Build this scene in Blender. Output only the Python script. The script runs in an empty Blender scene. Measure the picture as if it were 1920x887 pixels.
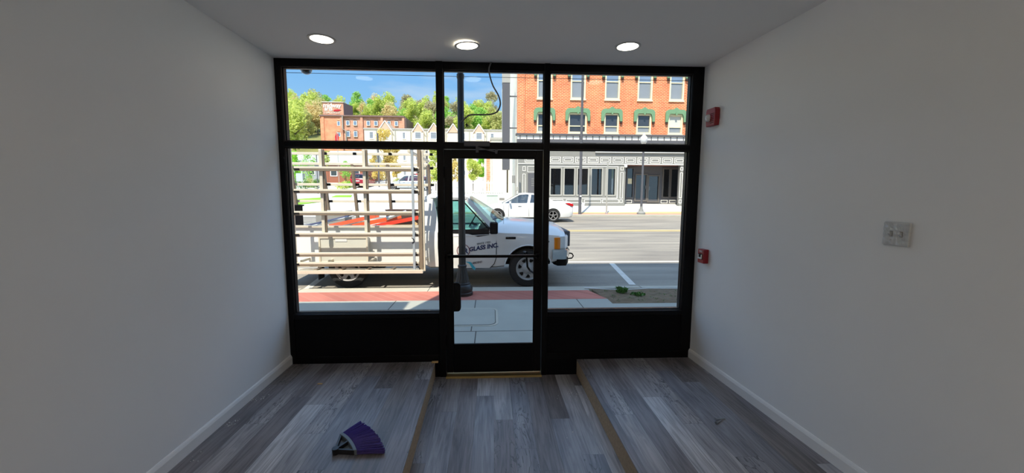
import bpy, bmesh, math, random
from mathutils import Vector, Matrix
import numpy as np
random.seed(7)
SC = bpy.context.scene
COL = SC.collection
PI = math.pi

# ------------------------------------------------------------------ camera
F, PITCH, YAW, ROLL, CD, CH = 731.27, 0.1057, 0.0509, 0.0039, 3.538, 1.70
FW = Vector((math.sin(YAW) * math.cos(PITCH), math.cos(YAW) * math.cos(PITCH), -math.sin(PITCH)))
_r = Vector((math.cos(YAW), -math.sin(YAW), 0)); _u = _r.cross(FW)
RT = _r * math.cos(ROLL) + _u * math.sin(ROLL)
UP = -_r * math.sin(ROLL) + _u * math.cos(ROLL)
CAM = Vector((0, -CD, CH))
cd = bpy.data.cameras.new('camera'); cam = bpy.data.objects.new('camera', cd); COL.objects.link(cam)
cd.sensor_fit = 'HORIZONTAL'; cd.sensor_width = 36; cd.lens = F / 1920 * 36
cd.clip_start = 0.05; cd.clip_end = 800
cam.matrix_world = Matrix(((RT.x, UP.x, -FW.x, CAM.x), (RT.y, UP.y, -FW.y, CAM.y), (RT.z, UP.z, -FW.z, CAM.z), (0, 0, 0, 1)))
SC.camera = cam

def ray(px, py):
    return FW + RT * ((px - 960) / F) - UP * ((py - 443.5) / F)
def at(px, py, Y):            # point of the place seen at a pixel, at depth Y
    d = ray(px, py); return CAM + d * ((Y - CAM.y) / d.y)
def atz(px, py, Z):
    d = ray(px, py); return CAM + d * ((Z - CAM.z) / d.z)

# ------------------------------------------------------------------ colour management, world, sun
SC.view_settings.view_transform = 'Standard'; SC.view_settings.look = 'None'
SC.view_settings.exposure = 0.0; SC.view_settings.gamma = 1.0
try: SC.view_settings.use_curve_mapping = False
except Exception: pass
SC.cycles.use_denoising = True
SC.cycles.max_bounces = 8; SC.cycles.diffuse_bounces = 5; SC.cycles.glossy_bounces = 4
SC.cycles.transparent_max_bounces = 24; SC.cycles.transmission_bounces = 6
SC.cycles.sample_clamp_indirect = 6.0
SC.cycles.caustics_reflective = False; SC.cycles.caustics_refractive = False

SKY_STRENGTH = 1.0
SUN_ENERGY = 7.0
SUN_ELEV = math.radians(58)
w = bpy.data.worlds.new('sky'); SC.world = w; w.use_nodes = True
nt = w.node_tree; nt.nodes.clear()
N = nt.nodes.new; L = nt.links.new
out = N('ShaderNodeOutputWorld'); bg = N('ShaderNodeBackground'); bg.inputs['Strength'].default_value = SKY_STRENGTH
tc = N('ShaderNodeTexCoord'); sx = N('ShaderNodeSeparateXYZ'); L(tc.outputs['Generated'], sx.inputs[0])
ramp = N('ShaderNodeValToRGB'); L(sx.outputs['Z'], ramp.inputs[0])
els = ramp.color_ramp.elements
els[0].position = 0.0; els[0].color = (0.50, 0.72, 0.90, 1)
els[1].position = 1.0; els[1].color = (0.30, 0.50, 0.85, 1)
e = els.new(0.20); e.color = (0.30, 0.60, 0.95, 1)
e = els.new(0.34); e.color = (0.165, 0.46, 0.95, 1)
e = els.new(0.55); e.color = (0.42, 0.68, 1.1, 1)
mp = N('ShaderNodeMapping'); mp.inputs['Scale'].default_value = (1.6, 1.6, 9.0); mp.inputs['Location'].default_value = (0.4, 0.2, 0.3)
L(tc.outputs['Generated'], mp.inputs[0])
nz = N('ShaderNodeTexNoise'); nz.inputs['Scale'].default_value = 1.7; nz.inputs['Detail'].default_value = 7; L(mp.outputs[0], nz.inputs['Vector'])
cr = N('ShaderNodeValToRGB'); cr.color_ramp.elements[0].position = 0.50; cr.color_ramp.elements[1].position = 0.74
L(nz.outputs['Fac'], cr.inputs[0])
mul = N('ShaderNodeMath'); mul.operation = 'MULTIPLY'; mul.inputs[1].default_value = 0.75; L(cr.outputs[0], mul.inputs[0])
mx = N('ShaderNodeMixRGB'); L(mul.outputs[0], mx.inputs[0]); L(ramp.outputs[0], mx.inputs[1]); mx.inputs[2].default_value = (0.80, 0.88, 0.96, 1)
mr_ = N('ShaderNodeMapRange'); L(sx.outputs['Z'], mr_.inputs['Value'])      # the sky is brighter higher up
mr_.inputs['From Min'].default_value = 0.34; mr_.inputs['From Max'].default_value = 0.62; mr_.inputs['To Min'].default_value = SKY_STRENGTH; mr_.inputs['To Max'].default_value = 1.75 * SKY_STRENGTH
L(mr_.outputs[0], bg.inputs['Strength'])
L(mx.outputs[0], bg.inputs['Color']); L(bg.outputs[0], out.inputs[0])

sd = bpy.data.lights.new('sun', 'SUN'); sd.energy = SUN_ENERGY; sd.angle = math.radians(0.6); sd.color = (1.0, 0.93, 0.80)
sun = bpy.data.objects.new('sun', sd); COL.objects.link(sun); sun.location = (-6, -14, 24)
AZ = math.radians(20.6)
sdir = Vector((math.sin(AZ) * math.cos(SUN_ELEV), math.cos(AZ) * math.cos(SUN_ELEV), -math.sin(SUN_ELEV)))
sun.rotation_euler = sdir.to_track_quat('-Z', 'Y').to_euler()

FILL_PANEL_STRENGTH = 7.2        # glowing panels added out of view to brighten the room

# ------------------------------------------------------------------ materials
def rgb(r, g, b):            # sRGB 0-255 -> linear
    f = lambda c: (c / 255 / 12.92) if c / 255 <= 0.04045 else ((c / 255 + 0.055) / 1.055) ** 2.4
    return (f(r), f(g), f(b), 1)

def mat(name, col, rough=0.6, metal=0.0, var=0.12, scale=8.0, bump=0.0, emit=None, estr=0.0, spec=0.5, coat=0.0, stretch=(1, 1, 1)):
    m = bpy.data.materials.new(name); m.use_nodes = True; t = m.node_tree; b = t.nodes['Principled BSDF']
    b.inputs['Roughness'].default_value = rough; b.inputs['Metallic'].default_value = metal
    b.inputs['Specular IOR Level'].default_value = spec; b.inputs['Coat Weight'].default_value = coat
    tc = t.nodes.new('ShaderNodeTexCoord'); mp = t.nodes.new('ShaderNodeMapping'); mp.inputs['Scale'].default_value = stretch
    nz = t.nodes.new('ShaderNodeTexNoise'); nz.inputs['Scale'].default_value = scale; nz.inputs['Detail'].default_value = 5
    t.links.new(tc.outputs['Object'], mp.inputs[0]); t.links.new(mp.outputs[0], nz.inputs['Vector'])
    mx = t.nodes.new('ShaderNodeMixRGB'); t.links.new(nz.outputs['Fac'], mx.inputs[0])
    mx.inputs[1].default_value = (col[0] * (1 - var), col[1] * (1 - var), col[2] * (1 - var), 1)
    mx.inputs[2].default_value = (min(1, col[0] * (1 + var)), min(1, col[1] * (1 + var)), min(1, col[2] * (1 + var)), 1)
    t.links.new(mx.outputs[0], b.inputs['Base Color'])
    if bump:
        bp = t.nodes.new('ShaderNodeBump'); bp.inputs['Strength'].default_value = bump; bp.inputs['Distance'].default_value = 0.01
        t.links.new(nz.outputs['Fac'], bp.inputs['Height']); t.links.new(bp.outputs[0], b.inputs['Normal'])
    if emit:
        b.inputs['Emission Color'].default_value = emit; b.inputs['Emission Strength'].default_value = estr
    return m

def glass_mat(name, tint=(1, 1, 1), f0=0.05, rough=0.0, fmax=1.0):
    m = bpy.data.materials.new(name); m.use_nodes = True; t = m.node_tree; t.nodes.clear()
    o = t.nodes.new('ShaderNodeOutputMaterial'); mix = t.nodes.new('ShaderNodeMixShader')
    tr = t.nodes.new('ShaderNodeBsdfTransparent'); tr.inputs[0].default_value = (*tint, 1)
    gl = t.nodes.new('ShaderNodeBsdfGlossy'); gl.inputs['Roughness'].default_value = rough
    g = t.nodes.new('ShaderNodeNewGeometry'); dp = t.nodes.new('ShaderNodeVectorMath'); dp.operation = 'DOT_PRODUCT'
    t.links.new(g.outputs['Normal'], dp.inputs[0]); t.links.new(g.outputs['Incoming'], dp.inputs[1])
    def M(op, a, b=None, clamp=False):
        n = t.nodes.new('ShaderNodeMath'); n.operation = op; n.use_clamp = clamp
        for i, x in enumerate((a, b)):
            if x is None: continue
            if isinstance(x, (int, float)): n.inputs[i].default_value = x
            else: t.links.new(x, n.inputs[i])
        return n.outputs[0]
    c = M('ABSOLUTE', dp.outputs['Value']); k = M('SUBTRACT', 1.0, c, True); p = M('POWER', k, 5.0)
    fr = M('ADD', M('MULTIPLY', p, fmax - f0), f0, True)
    t.links.new(fr, mix.inputs[0]); t.links.new(tr.outputs[0], mix.inputs[1]); t.links.new(gl.outputs[0], mix.inputs[2])
    t.links.new(mix.outputs[0], o.inputs[0])
    return m

def brick_mat(name, c1, c2, mortar, scale=1.0, bw=0.22, bh=0.075, rough=0.85, ms=0.012):
    m = bpy.data.materials.new(name); m.use_nodes = True; t = m.node_tree; b = t.nodes['Principled BSDF']
    b.inputs['Roughness'].default_value = rough; b.inputs['Specular IOR Level'].default_value = 0.2
    tc = t.nodes.new('ShaderNodeTexCoord'); s = t.nodes.new('ShaderNodeSeparateXYZ'); c = t.nodes.new('ShaderNodeCombineXYZ')
    t.links.new(tc.outputs['Object'], s.inputs[0])
    ad = t.nodes.new('ShaderNodeMath'); ad.operation = 'ADD'; t.links.new(s.outputs['X'], ad.inputs[0]); t.links.new(s.outputs['Y'], ad.inputs[1])
    t.links.new(ad.outputs[0], c.inputs[0]); t.links.new(s.outputs['Z'], c.inputs[1])
    br = t.nodes.new('ShaderNodeTexBrick'); t.links.new(c.outputs[0], br.inputs['Vector'])
    br.inputs['Color1'].default_value = c1; br.inputs['Color2'].default_value = c2; br.inputs['Mortar'].default_value = mortar
    br.inputs['Scale'].default_value = scale; br.inputs['Brick Width'].default_value = bw; br.inputs['Row Height'].default_value = bh
    br.inputs['Mortar Size'].default_value = ms; br.inputs['Bias'].default_value = 0.0
    nz = t.nodes.new('ShaderNodeTexNoise'); nz.inputs['Scale'].default_value = 0.7; nz.inputs['Detail'].default_value = 6
    t.links.new(tc.outputs['Object'], nz.inputs['Vector'])
    r = t.nodes.new('ShaderNodeValToRGB'); r.color_ramp.elements[0].position = .3; r.color_ramp.elements[0].color = (.75, .72, .72, 1); r.color_ramp.elements[1].position = .7
    r.color_ramp.elements[1].color = (1.15, 1.12, 1.1, 1); t.links.new(nz.outputs['Fac'], r.inputs[0])
    mx = t.nodes.new('ShaderNodeMixRGB'); mx.blend_type = 'MULTIPLY'; mx.inputs[0].default_value = 1
    t.links.new(br.outputs['Color'], mx.inputs[1]); t.links.new(r.outputs[0], mx.inputs[2]); t.links.new(mx.outputs[0], b.inputs['Base Color'])
    return m

def plank_mat(name, W=0.145, LEN=1.15, xoff=0.0):
    m = bpy.data.materials.new(name); m.use_nodes = True; t = m.node_tree; b = t.nodes['Principled BSDF']
    b.inputs['Specular IOR Level'].default_value = 0.45
    lk = t.links.new
    def val(x, n, i):
        if isinstance(x, (int, float)): n.inputs[i].default_value = x
        else: lk(x, n.inputs[i])
    def M(op, a, bb=None):
        n = t.nodes.new('ShaderNodeMath'); n.operation = op; val(a, n, 0)
        if bb is not None: val(bb, n, 1)
        return n.outputs[0]
    g = t.nodes.new('ShaderNodeTexCoord'); s = t.nodes.new('ShaderNodeSeparateXYZ'); lk(g.outputs['Object'], s.inputs[0])
    x = M('ADD', s.outputs['X'], 20 + xoff); y = M('ADD', s.outputs['Y'], 40)
    u = M('FLOOR', M('DIVIDE', x, W))
    wn = t.nodes.new('ShaderNodeTexWhiteNoise'); wn.noise_dimensions = '1D'; lk(u, wn.inputs['W'])
    yy = M('ADD', M('DIVIDE', y, LEN), M('MULTIPLY', wn.outputs['Value'], 7.3)); v = M('FLOOR', yy)
    cv = t.nodes.new('ShaderNodeCombineXYZ'); lk(u, cv.inputs[0]); lk(v, cv.inputs[1])
    w2 = t.nodes.new('ShaderNodeTexWhiteNoise'); w2.noise_dimensions = '3D'; lk(cv.outputs[0], w2.inputs['Vector'])
    rp = t.nodes.new('ShaderNodeValToRGB'); rp.color_ramp.interpolation = 'CONSTANT'
    tones = [(0.0, rgb(136, 131, 133)), (0.2, rgb(160, 157, 159)), (0.4, rgb(146, 146, 152)), (0.58, rgb(190, 190, 193)), (0.72, rgb(126, 120, 119)), (0.86, rgb(170, 169, 172))]
    el = rp.color_ramp.elements
    el[0].position = 0; el[0].color = tones[0][1]; el[1].position = tones[1][0]; el[1].color = tones[1][1]
    for p, c in tones[2:]:
        e = el.new(p); e.color = c
    lk(w2.outputs['Value'], rp.inputs[0])
    # wood grain: long streaks plus swirls, shifted per plank
    cg = t.nodes.new('ShaderNodeCombineXYZ'); lk(M('MULTIPLY', x, 34), cg.inputs[0]); lk(M('ADD', M('MULTIPLY', y, 2.0), M('MULTIPLY', w2.outputs['Value'], 50)), cg.inputs[1]); lk(M('MULTIPLY', w2.outputs['Value'], 33), cg.inputs[2])
    n1 = t.nodes.new('ShaderNodeTexNoise'); n1.inputs['Scale'].default_value = 1.0; n1.inputs['Detail'].default_value = 7; n1.inputs['Distortion'].default_value = 1.6; lk(cg.outputs[0], n1.inputs['Vector'])
    r1 = t.nodes.new('ShaderNodeValToRGB'); r1.color_ramp.elements[0].position = .34; r1.color_ramp.elements[0].color = (.55, .55, .56, 1); r1.color_ramp.elements[1].position = .62; r1.color_ramp.elements[1].color = (1.16, 1.16, 1.17, 1)
    lk(n1.outputs['Fac'], r1.inputs[0])
    cl = t.nodes.new('ShaderNodeCombineXYZ'); lk(M('MULTIPLY', x, 6), cl.inputs[0]); lk(M('ADD', M('MULTIPLY', y, 1.3), M('MULTIPLY', w2.outputs['Value'], 90)), cl.inputs[1])
    n2 = t.nodes.new('ShaderNodeTexNoise'); n2.inputs['Scale'].default_value = 1.0; n2.inputs['Detail'].default_value = 4; lk(cl.outputs[0], n2.inputs['Vector'])
    r2 = t.nodes.new('ShaderNodeValToRGB'); r2.color_ramp.elements[0].position = .35; r2.color_ramp.elements[0].color = (.72, .72, .74, 1); r2.color_ramp.elements[1].position = .65; r2.color_ramp.elements[1].color = (1.15, 1.14, 1.12, 1)
    lk(n2.outputs['Fac'], r2.inputs[0])
    m1 = t.nodes.new('ShaderNodeMixRGB'); m1.blend_type = 'MULTIPLY'; m1.inputs[0].default_value = .8; lk(rp.outputs[0], m1.inputs[1]); lk(r1.outputs[0], m1.inputs[2])
    m2 = t.nodes.new('ShaderNodeMixRGB'); m2.blend_type = 'MULTIPLY'; m2.inputs[0].default_value = 1; lk(m1.outputs[0], m2.inputs[1]); lk(r2.outputs[0], m2.inputs[2])
    # dark crackled knots on some planks
    ck = t.nodes.new('ShaderNodeCombineXYZ'); lk(M('MULTIPLY', x, 26), ck.inputs[0]); lk(M('ADD', M('MULTIPLY', y, 5.0), M('MULTIPLY', w2.outputs['Value'], 70)), ck.inputs[1])
    n3 = t.nodes.new('ShaderNodeTexNoise'); n3.inputs['Scale'].default_value = .55; n3.inputs['Detail'].default_value = 3; n3.inputs['Distortion'].default_value = 2.2; lk(ck.outputs[0], n3.inputs['Vector'])
    rid = M('LESS_THAN', M('ABSOLUTE', M('SUBTRACT', n3.outputs['Fac'], .5)), .022)
    sel = M('MULTIPLY', M('GREATER_THAN', M('FRACT', M('MULTIPLY', w2.outputs['Value'], 17.3)), .62), M('GREATER_THAN', n2.outputs['Fac'], .46))
    mk = t.nodes.new('ShaderNodeMixRGB'); lk(M('MULTIPLY', M('MULTIPLY', rid, sel), .6), mk.inputs[0]); lk(m2.outputs[0], mk.inputs[1]); mk.inputs[2].default_value = (.03, .03, .035, 1)
    m2 = mk
    # seams
    fx = M('ABSOLUTE', M('SUBTRACT', M('FRACT', M('DIVIDE', x, W)), 0.5)); fy = M('ABSOLUTE', M('SUBTRACT', M('FRACT', yy), 0.5))
    seam = M('MAXIMUM', M('GREATER_THAN', fx, 0.5 - 0.0009 / W), M('GREATER_THAN', fy, 0.5 - 0.0009 / LEN))
    m3 = t.nodes.new('ShaderNodeMixRGB'); lk(M('MULTIPLY', seam, 0.55), m3.inputs[0]); lk(m2.outputs[0], m3.inputs[1]); m3.inputs[2].default_value = (.02, .02, .02, 1)
    lk(m3.outputs[0], b.inputs['Base Color'])
    rr = M('ADD', M('MULTIPLY', n1.outputs['Fac'], 0.2), 0.28); lk(rr, b.inputs['Roughness'])
    bp = t.nodes.new('ShaderNodeBump'); bp.inputs['Strength'].default_value = .15; bp.inputs['Distance'].default_value = .002; lk(n1.outputs['Fac'], bp.inputs['Height']); lk(bp.outputs[0], b.inputs['Normal'])
    return m

M_ = {}
M_['wall'] = mat('painted_wall', (0.89, 0.90, 0.90, 1), .8, var=.02, scale=3, bump=.04)
M_['ceiling'] = mat('painted_ceiling', (0.90, 0.885, 0.87, 1), .85, var=.02, scale=2)
M_['base'] = mat('baseboard_paint', (0.88, 0.88, 0.87, 1), .5, var=.04)
M_['plank'] = plank_mat('vinyl_planks')
M_['plank2'] = plank_mat('vinyl_planks_platform', xoff=.06)
M_['chip'] = mat('particle_board', rgb(172, 150, 122), .9, var=.45, scale=60)
M_['black'] = mat('black_aluminium', (0.0035, 0.003, 0.0035, 1), .38, var=.2, spec=.15)
M_['bronze'] = mat('dark_bronze_aluminium', (0.016, 0.011, 0.010, 1), .35, var=.2, spec=.3)
M_['blackm'] = mat('black_matt', (0.004, 0.004, 0.005, 1), .7, var=.2, spec=.1)
M_['glass'] = glass_mat('window_glass', (.985, .99, .985), .012)
M_['carglass'] = glass_mat('tinted_car_glass', (.66, .85, .84), .09)
M_['dkglass'] = glass_mat('dark_shop_glass', (.38, .42, .45), .14)
M_['grayfilm'] = mat('window_pane_grey', (.22, .25, .30, 1), .12, var=.25, scale=.6, spec=.9)
M_['brass'] = mat('aged_brass', rgb(160, 135, 85), .35, .8, var=.2)
M_['lens'] = mat('lamp_diffuser', (.9, .88, .8, 1), .5, emit=(1, .93, .76, 1), estr=9.0)
M_['trimw'] = mat('white_trim_ring', (.55, .54, .52, 1), .4)
M_['red'] = mat('red_plastic', rgb(150, 18, 28), .35, var=.08)
M_['clear'] = mat('clear_plastic', (.75, .78, .8, 1), .12, var=.3, scale=60, spec=.9)
M_['white'] = mat('white_paint_gloss', (.80, .79, .76, 1), .22, var=.02, coat=.5)
M_['whitep'] = mat('white_plastic', (.72, .72, .70, 1), .45, var=.05)
M_['cream'] = mat('cream_render', rgb(235, 222, 196), .85, var=.06, scale=1)
M_['cream2'] = mat('cream_gable', rgb(200, 172, 145), .85, var=.06, scale=1)
M_['creamtrim'] = mat('cream_window_trim', rgb(236, 224, 185), .6, var=.04)
M_['purple'] = mat('purple_bristle', rgb(48, 24, 124), .5, var=.3, scale=40)
M_['broomgrey'] = mat('grey_blue_plastic', rgb(105, 115, 122), .45, var=.08)
M_['broomdark'] = mat('black_plastic', (.01, .01, .012, 1), .4, var=.1)
M_['steel'] = mat('steel', (.45, .45, .45, 1), .3, 1.0, var=.1)
M_['chrome'] = mat('chrome', (.55, .56, .58, 1), .10, 1.0, var=.02)
M_['alu'] = mat('aluminium_rack', rgb(224, 213, 192), .42, .2, var=.12, scale=5)
M_['aludark'] = mat('aluminium_rack_channel', rgb(140, 123, 104), .5, .2, var=.15, scale=5)
M_['tire'] = mat('tyre_rubber', (.016, .016, .016, 1), .85, var=.2)
M_['rim'] = mat('wheel_alloy', (.42, .41, .40, 1), .35, .15, var=.05)
M_['conc'] = mat('sidewalk_concrete', rgb(158, 158, 148), .9, var=.15, scale=2.2, bump=.1)
M_['curb'] = mat('curb_concrete', rgb(176, 171, 156), .9, var=.12, scale=3)
M_['redbrick'] = brick_mat('paver_bricks_red', rgb(188, 120, 106), rgb(170, 106, 94), rgb(184, 138, 122), 1, .2, .1, ms=.006)
M_['joint'] = mat('joint_dark', rgb(70, 66, 62), .95)
M_['soil'] = mat('bare_soil', rgb(112, 94, 72), .95, var=.45, scale=14, bump=.5)
M_['weed'] = mat('weed_leaf', rgb(70, 120, 40), .6, var=.3)
M_['yline'] = mat('yellow_road_line', rgb(232, 190, 110), .8, var=.08)
M_['wline'] = mat('white_road_line', rgb(206, 202, 192), .8, var=.22, scale=9)
M_['postblack'] = mat('lamp_post_black', (.018, .016, .015, 1), .4, var=.3)
M_['dgrey'] = mat('dark_grey_paint', rgb(88, 88, 92), .7, var=.08)
M_['mgrey'] = mat('grey_paint', rgb(136, 135, 129), .7, var=.06, scale=1)
M_['lgrey'] = mat('light_grey_paint', rgb(168, 166, 157), .7, var=.06)
M_['whitetrim'] = mat('white_line_trim', rgb(235, 232, 222), .6, var=.03)
M_['green'] = mat('green_hood_mould', rgb(112, 150, 112), .7, var=.15, scale=6)
M_['rust'] = mat('dark_bracket', rgb(60, 45, 35), .8)
M_['orange'] = mat('orange_fibreglass', rgb(232, 92, 48), .5, var=.1)
M_['amber'] = mat('amber_lens', rgb(230, 130, 10), .2, var=.1)
M_['redlens'] = mat('red_lens', rgb(190, 20, 25), .2, var=.1)
M_['navy'] = mat('navy_lettering', rgb(24, 40, 88), .5, var=.05)
M_['letblack'] = mat('black_lettering', rgb(35, 35, 45), .5, var=.05)
M_['tape'] = mat('blue_tape', rgb(60, 180, 205), .5, var=.1)
M_['seat'] = mat('dark_seat_fabric', (.03, .03, .032, 1), .8)
M_['grass'] = mat('mown_grass', rgb(125, 175, 40), .9, var=.3, scale=4)
M_['wood'] = mat('bare_lumber', rgb(210, 175, 120), .7, var=.2, scale=4)
M_['house1'] = mat('grey_siding', rgb(150, 155, 160), .8, var=.08)
M_['roofg'] = mat('grey_shingle', rgb(175, 180, 172), .9, var=.12, scale=3)
M_['midbrick'] = brick_mat('orange_red_brick', rgb(246, 164, 124), rgb(236, 148, 110), rgb(240, 180, 150), 1, .5, .2, ms=.02)
M_['midbrick2'] = brick_mat('brown_brick', rgb(216, 158, 130), rgb(198, 138, 112), rgb(222, 184, 160), 1, .5, .2, ms=.02)
M_['shopbrick'] = brick_mat('bright_red_brick', rgb(236, 124, 78), rgb(214, 98, 60), rgb(244, 202, 158), 1, .27, .098, ms=.013)
M_['stucco'] = mat('pale_stucco', rgb(226, 222, 208), .9, var=.10, scale=1.2)
M_['tan'] = mat('tan_stucco', rgb(188, 166, 122), .9, var=.10, scale=1.2)
M_['darkroof'] = mat('dark_roof_side', rgb(128, 104, 98), .85, var=.2, scale=1, stretch=(1, 1, .1))

def road_mat():
    m = bpy.data.materials.new('asphalt'); m.use_nodes = True; t = m.node_tree; b = t.nodes['Principled BSDF']
    b.inputs['Roughness'].default_value = .95; b.inputs['Specular IOR Level'].default_value = .25
    tc = t.nodes.new('ShaderNodeTexCoord')
    n1 = t.nodes.new('ShaderNodeTexNoise'); n1.inputs['Scale'].default_value = 60; n1.inputs['Detail'].default_value = 3
    mp = t.nodes.new('ShaderNodeMapping'); mp.inputs['Scale'].default_value = (.25, 1.6, 1)
    n2 = t.nodes.new('ShaderNodeTexNoise'); n2.inputs['Scale'].default_value = 1.2; n2.inputs['Detail'].default_value = 6
    t.links.new(tc.outputs['Object'], n1.inputs['Vector']); t.links.new(tc.outputs['Object'], mp.inputs[0]); t.links.new(mp.outputs[0], n2.inputs['Vector'])
    r = t.nodes.new('ShaderNodeValToRGB'); r.color_ramp.elements[0].position = .3; r.color_ramp.elements[0].color = rgb(120, 115, 108); r.color_ramp.elements[1].position = .7; r.color_ramp.elements[1].color = rgb(158, 151, 138)
    t.links.new(n2.outputs['Fac'], r.inputs[0])
    r1 = t.nodes.new('ShaderNodeValToRGB'); r1.color_ramp.elements[0].position = .35; r1.color_ramp.elements[0].color = (.8, .8, .8, 1); r1.color_ramp.elements[1].position = .65; r1.color_ramp.elements[1].color = (1.1, 1.1, 1.1, 1)
    t.links.new(n1.outputs['Fac'], r1.inputs[0])
    mx = t.nodes.new('ShaderNodeMixRGB'); mx.blend_type = 'MULTIPLY'; mx.inputs[0].default_value = 1; t.links.new(r.outputs[0], mx.inputs[1]); t.links.new(r1.outputs[0], mx.inputs[2])
    t.links.new(mx.outputs[0], b.inputs['Base Color'])
    return m
M_['road'] = road_mat()

# ------------------------------------------------------------------ mesh helpers
class MB:
    def __init__(s): s.v = []; s.f = []
    def add(s, vs, fs):
        o = len(s.v); s.v += [Vector(p) for p in vs]; s.f += [tuple(i + o for i in f) for f in fs]; return s
    def box(s, x0, x1, y0, y1, z0, z1):
        return s.add([(x0, y0, z0), (x1, y0, z0), (x1, y1, z0), (x0, y1, z0), (x0, y0, z1), (x1, y0, z1), (x1, y1, z1), (x0, y1, z1)],
                     [(0, 3, 2, 1), (4, 5, 6, 7), (0, 1, 5, 4), (1, 2, 6, 5), (2, 3, 7, 6), (3, 0, 4, 7)])
    def obox(s, c, size, M=None):
        M = M or Matrix.Identity(3); c = Vector(c); h = [q / 2 for q in size]; vs = []
        for z in (-1, 1):
            for x, y in ((-1, -1), (1, -1), (1, 1), (-1, 1)): vs.append(c + M @ Vector((x * h[0], y * h[1], z * h[2])))
        return s.add(vs, [(0, 3, 2, 1), (4, 5, 6, 7), (0, 1, 5, 4), (1, 2, 6, 5), (2, 3, 7, 6), (3, 0, 4, 7)])
    def bar(s, a, b, w, h, up=(0, 0, 1)):     # rectangular bar between two points
        a = Vector(a); b = Vector(b); d = (b - a); l = d.length; d.normalize(); u = Vector(up)
        if abs(d.dot(u)) > .98: u = Vector((0, 1, 0))
        x = d.cross(u).normalized(); z = x.cross(d).normalized()
        M = Matrix((x, d, z)).transposed()
        return s.obox((a + b) / 2, (w, l, h), M)
    def tube(s, pts, r, n=10, rs=None):
        pts = [Vector(p) for p in pts]; rings = []
        prev = None
        for i, p in enumerate(pts):
            d = (pts[min(i + 1, len(pts) - 1)] - pts[max(i - 1, 0)]).normalized()
            if prev is None:
                u = Vector((0, 0, 1)) if abs(d.z) < .9 else Vector((1, 0, 0))
                x = d.cross(u).normalized()
            else:
                x = (prev - d * prev.dot(d)).normalized()
            prev = x; y = d.cross(x); rr = rs[i] if rs else r
            rings.append([p + (x * math.cos(2 * PI * k / n) + y * math.sin(2 * PI * k / n)) * rr for k in range(n)])
        vs = [q for ring in rings for q in ring]; fs = []
        for i in range(len(pts) - 1):
            for k in range(n):
                fs.append((i * n + k, i * n + (k + 1) % n, (i + 1) * n + (k + 1) % n, (i + 1) * n + k))
        fs.append(tuple(reversed(range(n)))); fs.append(tuple(range((len(pts) - 1) * n, len(pts) * n)))
        return s.add(vs, fs)
    def lathe(s, prof, c=(0, 0, 0), n=24, axis='z', flute=0, famp=0, fz=None):   # prof: (r, h)
        c = Vector(c); vs = []; m = len(prof)
        for r, h in prof:
            for k in range(n):
                a = 2 * PI * k / n; q = r
                if flute and fz and fz[0] <= h <= fz[1]: q = r * (1 + famp * math.cos(flute * a))
                x, y = q * math.cos(a), q * math.sin(a)
                vs.append(c + (Vector((x, y, h)) if axis == 'z' else Vector((x, h, y)) if axis == 'y' else Vector((h, x, y))))
        fs = []
        for i in range(m - 1):
            for k in range(n):
                f = (i * n + k, i * n + (k + 1) % n, (i + 1) * n + (k + 1) % n, (i + 1) * n + k)
                fs.append(f)
        fs.append(tuple(reversed(range(n)))); fs.append(tuple(range((m - 1) * n, m * n)))
        return s.add(vs, fs)
    def prism(s, poly, a, b, plane='xz'):     # poly 2D, extruded from a to b along the third axis
        def P(u, v, t): return (u, t, v) if plane == 'xz' else (u, v, t) if plane == 'xy' else (t, u, v)
        n = len(poly)
        vs = [P(u, v, a) for u, v in poly] + [P(u, v, b) for u, v in poly]
        fs = [tuple(range(n)), tuple(reversed(range(n, 2 * n)))] + [(i, i + n, (i + 1) % n + n, (i + 1) % n) for i in range(n)]
        return s.add(vs, fs)
    def quad(s, a, b, c, d): return s.add([a, b, c, d], [(0, 1, 2, 3)])
    def frame(s, x0, x1, z0, z1, t, y0, y1, tb=None):   # rectangular ring in xz
        tb = t if tb is None else tb
        s.box(x0, x0 + t, y0, y1, z0, z1); s.box(x1 - t, x1, y0, y1, z0, z1)
        s.box(x0 + t, x1 - t, y0, y1, z0, z0 + tb); s.box(x0 + t, x1 - t, y0, y1, z1 - t, z1); return s
    def ball(s, c, rx, ry, rz, n=14, m=9):
        c = Vector(c); prof = [(math.sin(PI * i / m), -math.cos(PI * i / m)) for i in range(m + 1)]
        vs = []; fs = []
        for r, h in prof:
            for k in range(n):
                a = 2 * PI * k / n; vs.append(c + Vector((max(r, .001) * math.cos(a) * rx, max(r, .001) * math.sin(a) * ry, h * rz)))
        for i in range(m):
            for k in range(n): fs.append((i * n + k, i * n + (k + 1) % n, (i + 1) * n + (k + 1) % n, (i + 1) * n + k))
        return s.add(vs, fs)
    def mirror_y(s):
        n = len(s.v); s.v += [Vector((p.x, -p.y, p.z)) for p in s.v]; s.f += [tuple(reversed([i + n for i in f])) for f in s.f[:]]; return s
    def mesh(s, name, m, org=Vector((0, 0, 0)), smooth=None):
        me = bpy.data.meshes.new(name); me.from_pydata([tuple(p - org) for p in s.v], [], s.f)
        bm = bmesh.new(); bm.from_mesh(me); bmesh.ops.recalc_face_normals(bm, faces=bm.faces); bm.to_mesh(me); bm.free()
        if m: me.materials.append(M_[m] if isinstance(m, str) else m)
        if smooth:
            for p in me.polygons: p.use_smooth = True
            me.set_sharp_from_angle(angle=math.radians(smooth))
        me.update(); return me

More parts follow.
